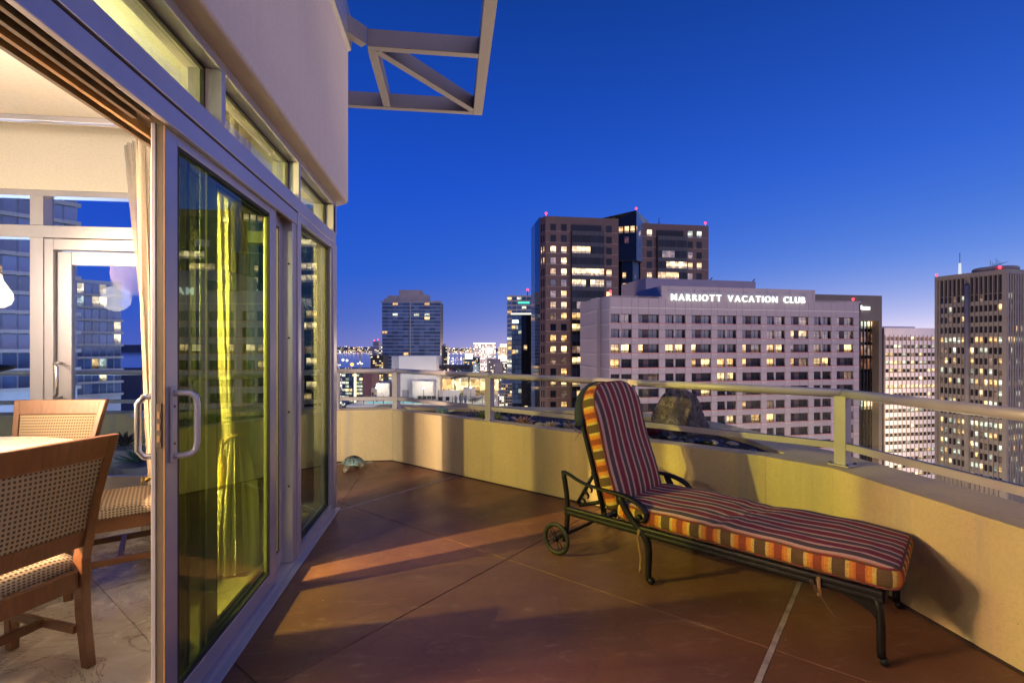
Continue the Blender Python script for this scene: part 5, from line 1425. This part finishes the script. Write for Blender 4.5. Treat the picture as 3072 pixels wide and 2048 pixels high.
# ---- helper for the smaller far buildings
def far_building(name, label, px0, px1, ytop, d, wall, rows, cols, lit=.3, pal=(P_WRM, P_COO), dark=P_DRK, depth=14, rz=0, group=None, gap=(.25, .35), edge=None, ybase=None):
    b = building(name, label, px0, d, -YAW + rz, group=group); w = (px1 - px0) / 1484 * d; h = zat(ytop, d) - ZG
    MB().box(0, w, 0, depth, 0, h).build('wall', wall, b)
    ph = (h - (zat(ybase, d) - ZG if ybase else 0)) / (rows + .5); pw = w / cols
    for r in range(rows):
        for c in range(cols):
            k = rr_.random(); mt = rr_.choice(pal) if k < lit else dark
            link('window', boxmesh('window', pw * (1 - gap[0]), ph * (1 - gap[1]), mt, .2), b, (c * pw + pw * gap[0] / 2, -.16, h - (r + 1) * ph - ph * .1))
        if edge: link('floor_edge', boxmesh('floor_edge', w + .6, ph * .18, edge, .8), b, (-.3, -.6, h - (r + 1) * ph - ph * .28))
    return b, w, h
P_FAR = emit('far_window_glow', (1.0, .80, .50), 2.2); P_FAR2 = emit('far_window_glow_white', (.9, .88, .8), 1.8)
# towers left of the granite tower
b, w, h = far_building('balcony_tower', 'slim apartment tower with stacked balconies and green roof lights left of the granite tower', 1521, 1594, 886, 330, M_GREYB, 24, 5, .22, (P_WRM, P_COO), P_BLU, 20, edge=M_SLABE, gap=(.15, .3), ybase=1215)
MB().box(w * .45, w * .92, -.7, -.2, h - 5.4, h - 4.4).build('green_strip', M_LEDG, b); beacon(b, w * .85, 2, h + 4, .8); MB().tube([(w * .85, 2, h), (w * .85, 2, h + 4)], .3, 6).build('mast', M_BFRM, b)
b, w, h = far_building('led_roof_office', 'dark glass office with a glowing roof edge line left of the granite tower', 1535, 1594, 943, 235, P_NAV, 18, 6, .16, (P_WRM, P_COO), P_BLU, 16, gap=(.08, .12), ybase=1215)
MB().box(-.3, w + .2, -.5, -.1, h, h + .5).build('roof_glow', M_LEDW, b); MB().box(.2, w * .35, -.6, -.25, h - 4.2, h - 2.6).build('roof_sign', M_SIGN, b)
MB().box(w * .50, w + .1, -.22, -.17, 0, h).build('dark_corner', P_BLK, b)
for r, c in ((3, .62), (7, .9), (7, .6), (11, .65), (14, .6), (14, .9)): link('window', boxmesh('window', 1.5, 2.2, P_BRT, .05), b, (w * c, -.30, h - 6 - r * 3.6))
# bright hotels by the bay
b, w, h = far_building('bayfront_hotel', 'wide bright hotel by the bay with a grid of white lit windows', 1420, 1487, 1031, 1500, M_WHT, 16, 15, .45, (P_FAR, P_FAR2), P_DRK, 25, gap=(.3, .3), ybase=1125)
MB().box(0, w, -1, 0, h, h + 3).build('roof_glow', P_FAR2, b)
b, w, h = far_building('cream_hotel', 'cream floodlit hotel tower with small square windows and a peaked roof', 1494, 1524, 1040, 900, simple('floodlit_cream', (.62, .54, .40), .8), 14, 6, .1, (P_FAR,), P_DRK, 20, gap=(.5, .45), ybase=1125)
MB().prism([(w * .2, .5), (w, .5), (w, 12), (w * .2, 12)], h, h + 5).build('roof_step', P_FAR, b)
b, w, h = far_building('cream_block', 'lower cream block of square windows in front of the bright hotels', 1461, 1501, 1076, 600, simple('cream_wall', (.60, .53, .43), .8), 12, 8, .15, (P_FAR,), P_DRK, 15, gap=(.45, .45), ybase=1140)
far_building('blank_block', 'plain beige windowless block beside the lower cream block', 1484, 1506, 1086, 420, simple('beige_wall', (.45, .38, .34), .85), 1, 1, 0, dark=M_GREYB, depth=12, gap=(.9, .9))
far_building('beige_block', 'beige block with scattered lit windows right of the windowless block', 1504, 1524, 1084, 520, simple('beige_wall_lit', (.42, .34, .27), .85), 10, 6, .4, (P_FAR, P_FAR2), P_DRK, 12, ybase=1140)
b, w, h = far_building('screen_building', 'dark glass block with a bright white screen on its roof', 1388, 1436, 1071, 380, P_NAV, 8, 7, .4, (P_COO, P_WRM), P_BLU, 14, ybase=1120)
MB().box(w * .15, w * .62, -.4, 0, h - 1.5, h + 2.6).build('screen', M_SIGN, b)
b, w, h = far_building('corner_office', 'small dark office with lit floors right of the screen block', 1420, 1438, 1073, 330, P_BLK, 10, 4, .35, (P_COO, P_WRM), P_BLK, 10, ybase=1125)
# beside the glass tower
far_building('slim_block', 'slim grey block tight against the right side of the glass tower', 1320, 1332, 1031, 470, M_GREYB, 16, 2, .15, depth=12, ybase=1120)
far_building('balcony_block', 'narrow dark balcony block next to the slim grey block', 1331, 1342, 1040, 470, M_BFRM, 16, 2, .3, depth=12, edge=M_SLABE, ybase=1120)
far_building('banded_tower', 'white banded tower with red lights left of the glass tower', 1110, 1150, 1038, 560, M_WHT, 12, 6, .35, (P_FAR, P_COO), P_DRK, 15, gap=(.1, .5), ybase=1075)
b, w, h = far_building('banded_tower', 'dark banded rooftop block behind the white banded tower', 1119, 1136, 1024, 600, M_GREYB, 2, 1, 0, depth=10, gap=(.9, .9)); beacon(b, 1, 1, h + 1.5, .7); beacon(b, w - 1, 1, h + 2.5, .7)
far_building('lit_apartments', 'dark apartment block with warm lit windows below the banded tower', 1112, 1150, 1066, 330, M_BFRM, 26, 6, .42, (P_WRM, P_COO, P_BRT), P_NAV, 14, ybase=1230)
b, w, h = far_building('terracotta_tower', 'tall blank terracotta wall seen through the far balustrade glass', 1088, 1115, 1106, 190, M_BRICK, 1, 1, 0, depth=10, gap=(.95, .95), dark=M_BRICK)
b, w, h = far_building('green_glass_block', 'green glass apartment block with a lit stair strip, seen under the handrail', 1026, 1088, 1108, 200, M_BFRM, 10, 6, .55, (P_COO, P_COO, P_BRT), P_BLU, 10, gap=(.12, .22), ybase=1222)
MB().box(w * .60, w * .70, -.6, -.2, 10, h).build('lit_stair', P_FAR, b)
far_building('white_lit_block', 'white lit apartment sliver between the first post and the green glass block', 1018, 1036, 1116, 240, M_WHT, 12, 3, .6, (P_COO, P_FAR2), P_DRK, 10, ybase=1222)
far_building('low_beige_building', 'low beige flat-roofed building under the lit apartments', 1114, 1152, 1163, 160, simple('low_beige', (.42, .37, .30), .85), 2, 4, .1, depth=30, gap=(.5, .6), ybase=1215)
far_building('stepped_cream_building', 'cream low building with arched lights right of the second post', 1484, 1512, 1180, 150, simple('stepped_cream', (.55, .48, .38), .85), 8, 4, .5, (P_FAR, P_FAR2), P_DRK, 12, ybase=1230)
far_building('street_block', 'grey block with small lit shopfront windows below the cream block', 1504, 1536, 1150, 170, M_GREYB, 8, 5, .35, (P_COO, P_WRM, P_BRT), P_NAV, 12, ybase=1230)
far_building('mid_tower', 'blue grey mid-rise seen between the cream block and the LED roof office', 1486, 1523, 1122, 260, M_GREYB, 9, 6, .35, (P_COO, P_WRM), P_BLU, 12, ybase=1215)
# random roofs of the lower town, mostly hidden behind the parapet
rl = random.Random(21); walls = [M_GREYB, M_BRN, M_WHT, M_TAN, M_BRICK]; nm = ['grey', 'brown', 'white', 'tan', 'brick red']
blocks = sorted([(rl.uniform(960, 1560), rl.uniform(420, 1350), rl.randrange(5), rl.uniform(22, 46), rl.uniform(10, 26)) for k in range(16)])
seen = {}
for px, d, wv, ww_, hh in blocks:
    seen[wv] = seen.get(wv, -1) + 1
    lab = ('leftmost low %s block', 'second low %s block from the left', 'third low %s block from the left', 'fourth low %s block from the left', 'fifth low %s block from the left', 'sixth low %s block from the left', 'seventh low %s block from the left')[min(seen[wv], 6)] % nm[wv]
    far_building('town_block', lab + ' in the lit downtown by the bay', px, px + ww_ * 400 / d + 6, 1038 + 1484 * (EYE - ZG - hh) / d, d, walls[wv], 4, 5, .5, (P_FAR, P_FAR2, P_COO), P_DRK, 16, group='low %s town blocks' % nm[wv], gap=(.4, .5))
M_NBR = simple('dusk_tinted_cladding', (.34, .40, .50), .7, 0, .1, .2); P_NBR = m_dark('dusk_tinted_glass', (.05, .10, .24), .05, .9)  # blue dusk light put into the cladding and glass colours
# buildings seen through the far windows of the room
far_building('neighbour_tower', 'blue dusk glass tower filling the left window of the dining room', -210, 125, 470, 52, M_NBR, 11, 9, .06, (P_COO, P_WRM), P_NBR, 14, rz=.86, gap=(.12, .22), edge=M_SLABE, ybase=1200)
far_building('neighbour_tower', 'blue apartment tower seen through the swing door glass', 205, 330, 835, 80, M_NBR, 9, 7, .14, (P_COO, P_BRT, P_WRM), P_NBR, 14, rz=.80, gap=(.14, .22), edge=M_SLABE, ybase=1200)

# unseen fill lights added between the towers to brighten the facades
def facade_fill(px, d, z, e, col=(1.0, .74, .54)):
    L_ = bpy.data.lights.new('facade_fill_light', 'POINT'); L_.energy = e; L_.color = col; L_.shadow_soft_size = 9
    o = bpy.data.objects.new('facade_fill_light', L_); COL.objects.link(o); o.location = (*at(px, d), ZG + z)
for px, d, z, e in ((2000, 62, 14, 70000), (2520, 66, 14, 70000), (1640, 120, 20, 60000), (2700, 125, 24, 70000), (2760, 150, 30, 60000), (1500, 150, 20, 50000), (1250, 230, 20, 90000), (1420, 300, 20, 90000), (2900, 85, 20, 40000), (2740, 215, 35, 90000), (1440, 1250, 60, 3000000), (1500, 780, 50, 900000)):
    facade_fill(px, d, z, e)

facade_fill(1090, 120, 25, 40000); facade_fill(1120, 280, 25, 120000); facade_fill(-250, 40, 45, 26000, (.75, .85, 1.0)); facade_fill(180, 55, 50, 26000, (.75, .85, 1.0))  # more added fills, cool ones for the neighbour towers
# ---- rooftop pool terrace below, with its white lift block
M_DECK = simple('pale_pool_deck', (.55, .52, .46), .8, 0, .06, .4)
M_PLAS = simple('white_render_wall', (.62, .58, .54), .85, 0, .05, .3)
pt = building('pool_terrace', 'bright rooftop pool terrace below, with white render block and glass fence', 1180, 84, -YAW)
ZD = -8.0 - ZG
MB().box(-6, 17.4, -6, 12, 0, ZD).build('deck', M_DECK, pt)
MB().box(.6, 7.1, 1.5, 8, ZD, zat(1067, 86) - ZG).build('lift_block', M_PLAS, pt); MB().box(-.7, .6, 1.6, 8, ZD, zat(1068, 86) - ZG).build('lift_block_side', M_GREYB, pt)
MB().box(3.2, 6.7, .2, 1.49, ZD, ZD + 3.4).build('store_block', M_PLAS, pt); MB().box(-3.2, -1.0, 1, 6, ZD, ZD + 3.0).build('store_block', M_PLAS, pt)
MB().box(7.3, 11.2, 3, 4, ZD, ZD + 1.6).build('low_wall', M_PLAS, pt); MB().box(11.6, 13.7, 2.6, 4, ZD, ZD + 2.1).build('grey_kiosk', M_GREYB, pt)
for k in range(4): link('vent_grille', boxmesh('vent_grille', .7, .55, M_BFRM, .04), pt, (4.1 + k * .8, .14, ZD + .35))
link('louvre_door', boxmesh('louvre_door', 1.1, 1.7, M_GREYB, .05), pt, (1.2, 1.44, ZD + .1))
MB().box(-4, 8, -3.2, -.8, ZD + .004, ZD + .02).build('pool', emit('lit_pool_water', (.35, .75, .80), .8), pt)
MB().box(6.6, 12.6, 4.5, 9.5, ZD + 5.3, ZD + 5.9).build('canopy', M_BFRM, pt); MB().bar((9.6, 3.6, ZD + 3.7), (16.2, 3.2, ZD + 4.9), 4.0, .25, up=(0, 0, 1)).build('slanted_canopy', M_BFRM, pt)
for k in range(6): MB().box(7.2 + k * 1.75, 8.85 + k * 1.75, 8.2, 8.5, ZD + .3, ZD + 3.2).build('bar_window', P_BRT if k % 3 else P_WRM, pt)
MB().box(7, 17.3, 8.51, 9, ZD, ZD + 3.9).build('bar_wall', M_PLAS, pt); MB().box(7.4, 13, 7.2, 8.0, ZD, ZD + .7).build('hedge_box', M_L2, pt)
for x in (6.8, 9.8, 12.3, 15.8): MB().box(x, x + .25, 4.7, 4.95, ZD, ZD + (5.3 if x < 12.4 else 3.9)).build('canopy_post', M_BFRM, pt)
for k in range(15): MB().box(-5.5 + k * 1.6, -5.42 + k * 1.6, -4.0, -3.92, ZD, ZD + 1.3).build('fence_post', M_BFRM, pt)
MB().box(-5.5, 17.2, -3.98, -3.95, ZD + .05, ZD + 1.2).build('fence_glass', M_CLEAR, pt)
for x, y in ((5.5, -2.0), (13.2, -.5), (16.4, 1.0), (-2.6, -1), (10, 5)):
    ld = bpy.data.lights.new('lamp_glow', 'POINT'); ld.energy = 520; ld.color = (1, .84, .60); ld.shadow_soft_size = .2
    lo = bpy.data.objects.new('lamp_glow', ld); COL.objects.link(lo); lo.parent = pt; lo.location = (x, y - .3, ZD + 2.9)
    b = MB().tube([(x, y, ZD), (x, y, ZD + 2.3)], .05, 6); b.build('lamp_post', M_BFRM, pt)
    MB().ball((x, y, ZD + 2.4), .16, 8).build('lamp_globe', emit('terrace_lamp', (1, .88, .62), 10), pt)
def pt_thing(name, label, cat, x, y, group=None, rz=0):
    p = Matrix.Rotation(-YAW, 4, 'Z') @ Vector((x, y, ZD)); o = thing(name, label, cat, (pt.location.x + p.x, pt.location.y + p.y, ZG + ZD), -YAW + rz, group); return o
def pool_lounger(x, y, lab):
    o = pt_thing('pool_lounger', lab, 'pool lounger', x, y, 'dark loungers on the pool terrace', R(150))
    MB().box(0, 1.3, 0, .6, .28, .36).build('seat', M_BFRM, o); m = MB().bar((-.02, .3, .36), (-.5, .3, .85), .6, .07, up=(0, 1, 0)); m = MB(); m.add([(0, 0, .30), (0, .6, .30), (-.5, .6, .82), (-.5, 0, .82), (.06, 0, .30), (.06, .6, .30), (-.44, .6, .86), (-.44, 0, .86)], [(0, 1, 2, 3), (7, 6, 5, 4), (0, 4, 5, 1), (1, 5, 6, 2), (2, 6, 7, 3), (3, 7, 4, 0)]); m.build('backrest', M_GREYB, o)
    for a, b in ((.05, .05), (.05, .5), (1.2, .05), (1.2, .5)): MB().box(a, a + .05, b, b + .05, 0, .28).build('leg', M_BFRM, o)
for k in range(4): pool_lounger(14.2 + .2 * k, -1.5 + k * 1.0, 'dark reclined lounger on the pool terrace, %s in its row' % ('nearest the fence', 'second from the fence', 'third from the fence', 'farthest from the fence')[k])
for k, x in enumerate((8.0, 9.2)):
    o = pt_thing('pool_chair', 'dark pool chair by the terrace fence, %s of the pair' % ('nearer the white block' if k == 0 else 'nearer the planters'), 'chair', x, -2.8, 'chairs by the terrace fence')
    MB().box(0, .6, 0, .6, .40, .46).build('seat', M_BFRM, o); MB().box(0, .6, .55, .6, .46, 1.0).build('backrest', M_BFRM, o)
    for a in (0, .55):
        for b in (0, .5): MB().box(a, a + .05, b, b + .05, 0, .40).build('leg', M_BFRM, o)
for k, (x, hgt) in enumerate(((10.9, .9), (11.7, 1.3), (12.5, 1.0))):
    o = pt_thing('pot_plant', ('short', 'tall leafy', 'dark')[k] + ' tapered pot on the pool terrace by the fence', 'pot plant', x, -2.6, 'tapered pots on the pool terrace')
    MB().lathe([(0, 0), (.16, 0), (.30, hgt), (.26, hgt), (0, hgt - .1)], seg=16).build('pot', M_GREYB, o)
    f = MB(); rp = random.Random(k)
    for q in range(26):
        a, e, l = rp.uniform(0, 6.28), rp.uniform(.5, 1.5), rp.uniform(.3, .6); dx, dy, dz = math.cos(a) * math.cos(e) * l, math.sin(a) * math.cos(e) * l, math.sin(e) * l
        f.add([(0, 0, hgt - .1), (dx * .6 - dy * .12, dy * .6 + dx * .12, hgt + dz * .6), (dx, dy, hgt + dz), (dx * .6 + dy * .12, dy * .6 - dx * .12, hgt + dz * .6)], [(0, 1, 2, 3)])
    f.build('leaves', M_L2, o, kind='stuff')

# ---- ground, bay, far shore, bridge, cranes, street lights
M_GND = simple('dark_city_ground', (.04, .035, .035), .9, 0, .3, .01)
gnd = MB().add([(-16000, -9000, ZG - .02), (16000, -9000, ZG - .02), (16000, 16000, ZG - .02), (-16000, 16000, ZG - .02)], [(0, 1, 2, 3)]).build('ground', M_GND); struct(gnd)
M_WAT = simple('bay_water', (.012, .016, .030), .06, 0, .2, .004, .02, .06, 2.0)
wa = MB().add([(*at(300, 1750), ZG + .1), (*at(2600, 1750), ZG + .1), (*at(2600, 6300), ZG + .1), (*at(300, 6300), ZG + .1)], [(0, 1, 2, 3)]).build('bay_water', M_WAT); struct(wa)
hm = MB(); nH = 90
prof_d = (6200, 6900, 8200, 9500)
for j, d in enumerate(prof_d):
    for i in range(nH + 1):
        px = 300 + 2300 * i / nH
        hgt = (0, 18, 62, 96)[j] * (.55 + .45 * math.sin(i * .21 + 1.0) * math.sin(i * .09 + .4) + .25 * max(0, 1 - i / 40))
        if j and px > 1150: hgt *= max(.12, 1 - (px - 1150) / 500)
        hm.v.append((*at(px, d), ZG + .2 + max(0, hgt) + (6 * MN.noise(Vector((i * .7, j, 0))) if j > 1 else 0)))
for j in range(3):
    for i in range(nH): a = j * (nH + 1) + i; hm.f.append([a, a + 1, a + nH + 2, a + nH + 1]); hm.m.append(0); hm.sm.append(True); hm.uv.append(None)
struct(hm.build('hills', simple('dusky_hills', (.035, .034, .045), .95, 0, .2, .002)))
def light_field(name, label, n, pxr, dr, zf, size, mats, seed):
    r_ = random.Random(seed); mb = MB()
    for k in range(n):
        px = r_.uniform(*pxr); d = dr[0] + (dr[1] - dr[0]) * r_.random() ** 1.5; x, y = at(px, d); z = zf(px, d, r_); s = size * d / 1000 * r_.uniform(.5, 1.4) * (2.0 if r_.random() < .06 else 1)
        mi = r_.randrange(len(mats))
        mb.add([(x, y, z - s), (x + s, y, z), (x, y + s, z), (x - s, y, z), (x, y - s, z), (x, y, z + s)], [(0, 1, 4), (0, 2, 1), (0, 3, 2), (0, 4, 3), (5, 4, 1), (5, 1, 2), (5, 2, 3), (5, 3, 4)], mi)
    o = mb.build(name, mats); o['kind'] = 'stuff'; o['label'] = label; return o
E1, E2, E3, E4 = emit('amber_town_light', (1, .52, .18), 2), emit('white_town_light', (1, .9, .72), 3), emit('red_town_light', (1, .16, .10), 2), emit('green_town_light', (.5, 1, .7), 1.3)
def hill_z(px, d, r_):
    i = (px - 300) / 2300 * nH
    f = lambda j: (0, 18, 62, 96)[j] * (.55 + .45 * math.sin(i * .21 + 1.0) * math.sin(i * .09 + .4) + .25 * max(0, 1 - i / 40)) * (max(.12, 1 - (px - 1150) / 500) if px > 1150 else 1)
    for j in range(3):
        if prof_d[j] <= d <= prof_d[j + 1]:
            k = (d - prof_d[j]) / (prof_d[j + 1] - prof_d[j]); return ZG + max(0, f(j) * (1 - k) + f(j + 1) * k) + 9
    return ZG + 8
light_field('shore_lights', 'amber and white lights scattered over the hills across the bay', 620, (930, 1420), (6200, 9400), hill_z, .55, [E1, E1, E2, E2, E2], 3)
light_field('shore_lights', 'line of warm lights along the far waterfront', 150, (930, 1560), (6120, 6240), lambda px, d, r_: ZG + 6, .8, [E1, E2], 5)
light_field('street_lights', 'glittering street and harbour lights of downtown', 1400, (940, 1600), (200, 1450), lambda px, d, r_: ZG + r_.uniform(3, 16), .8, [E1, E1, E2, E2, E3, E4], 7)
hz_ = light_field('harbour_lights', 'cluster of orange and white harbour floodlights by the stadium', 70, (985, 1108), (900, 1500), lambda px, d, r_: ZG + r_.uniform(3, 14), 1.1, [E1, E1, E2, E3], 9)
for k, (px, py, d, c, s) in enumerate(((1056, 1093, 1100, 0, 5.0), (1029, 1079, 1150, 1, 3.6), (1041, 1081, 1120, 1, 3.2), (1080, 1086, 1200, 1, 2.2), (1000, 1163, 300, 0, 1.3))):
    o = MB().ball(at(px, d, py), s * .8, 10).build('flood_lamp', emit('flood_glow_%d' % k, ((1, .42, .10), (1, .88, .7))[c], 3))
    tag(o, ('blazing orange harbour floodlight', 'white floodlight left of the orange one', 'smaller white floodlight between the two big ones', 'pale floodlight on the pier under the mast', 'amber lamp glowing behind the first balustrade post')[k], 'floodlight')
for k, px in enumerate((1012, 1079)):
    c = thing('harbour_mast', ('slender', 'tall')[k] + ' grey harbour mast standing in the bay, %s' % ('near the white arch' if k == 0 else 'nearest the lit apartments'), 'mast', (*at(px, 1400), ZG))
    hgt = zat((1062, 1053)[k], 1400) - ZG
    MB().tube([(0, 0, 0), (0, 0, hgt)], [2.4, 1.2], 8).build('pole', M_GREYB, c); MB().tube([(4, 0, 0), (2.5, 0, hgt * .96)], [1.4, .8], 8).build('pole', M_GREYB, c)
    MB().box(-7, 9, -1, 1, hgt * .40, hgt * .46).build('platform', P_FAR2, c)
ar = thing('stadium_arch', 'white curved stadium roof arch by the harbour lights', 'arch', (*at(996, 800), ZG), -YAW)
MB().tube([(-12 + 28 * t, 0, 26 + 30 * math.sin(math.pi * (.30 + .66 * t))) for t in [i / 14 for i in range(15)]], 1.6, 8).build('arch', M_WHT, ar); MB().box(-12, 14, -.5, .5, 0, 27).build('stand', M_GREYB, ar)
br = thing('bay_bridge', 'long low bridge with a string of lamps crossing the bay', 'bridge', (*at(1330, 3900), ZG), -YAW)
MB().box(-60, 330, 0, 14, 9, 12).build('deck', M_WHT, br)
for k in range(9): MB().box(-50 + k * 44, -46 + k * 44, 4, 10, 0, 9).build('pier', M_WHT, br); 
lm = MB()
for k in range(12): lm.ball((-50 + 32 * k, -1, 15), 2.6 if k % 3 else 4.2, 6)
lm.build('lamps', E2, br, kind='stuff')
bt = light_field('moored_boat_lights', 'lights of boats moored on the bay below the bridge', 60, (1340, 1440), (1800, 3000), lambda px, d, r_: ZG + r_.uniform(3, 9), .9, [E1, E2, E2], 13)

# ---- second terrace beyond the dining room windows: small table, heater post, plants
st_ = thing('side_table', 'small round pale blue topped table on the garden terrace', 'table', (-2.62, 5.05, 0))
MB().lathe([(0, .70), (.31, .70), (.325, .712), (.31, .725), (0, .728)], seg=40).build('tabletop', simple('pale_blue_top', (.45, .55, .62), .3), st_); MB().lathe([(.17, 0), (.17, .02), (.04, .04), (.035, .60), (.15, .70)], seg=20).build('pedestal', M_GREYB, st_)
hp2 = thing('patio_heater', 'grey-green round post with flared cap outside the left window', 'patio heater', (-4.28, 5.0, 0))
MB().lathe([(.20, 0), (.20, .05), (.11, .08), (.11, 1.02), (.16, 1.05), (.16, 1.08)], seg=28).build('post', simple('sage_metal', (.26, .31, .27), .5, .3), hp2)
MB().lathe([(.09, 1.08), (.28, 1.14), (.30, 1.165), (.10, 1.19)], seg=32).build('cap', M_IRON, hp2)
for k, (x, y, lab) in enumerate(((-3.35, 5.55, 'dark spiky plant by the garden parapet, left of its pair'), (-2.95, 5.6, 'dark spiky plant by the garden parapet, right of its pair'), (-2.75, 4.75, 'low green succulent in front of the round table'))):
    o = rosette('succulent', lab, 'succulent', (x, y, .32), 26, .26, .035, M_L5 if k < 2 else M_L1, (10, 80), seed=20 + k)
    MB().lathe([(0, -.32), (.12, -.32), (.17, -.02), (.14, -.02), (0, -.04)], seg=20).build('pot', M_GREYB, o)
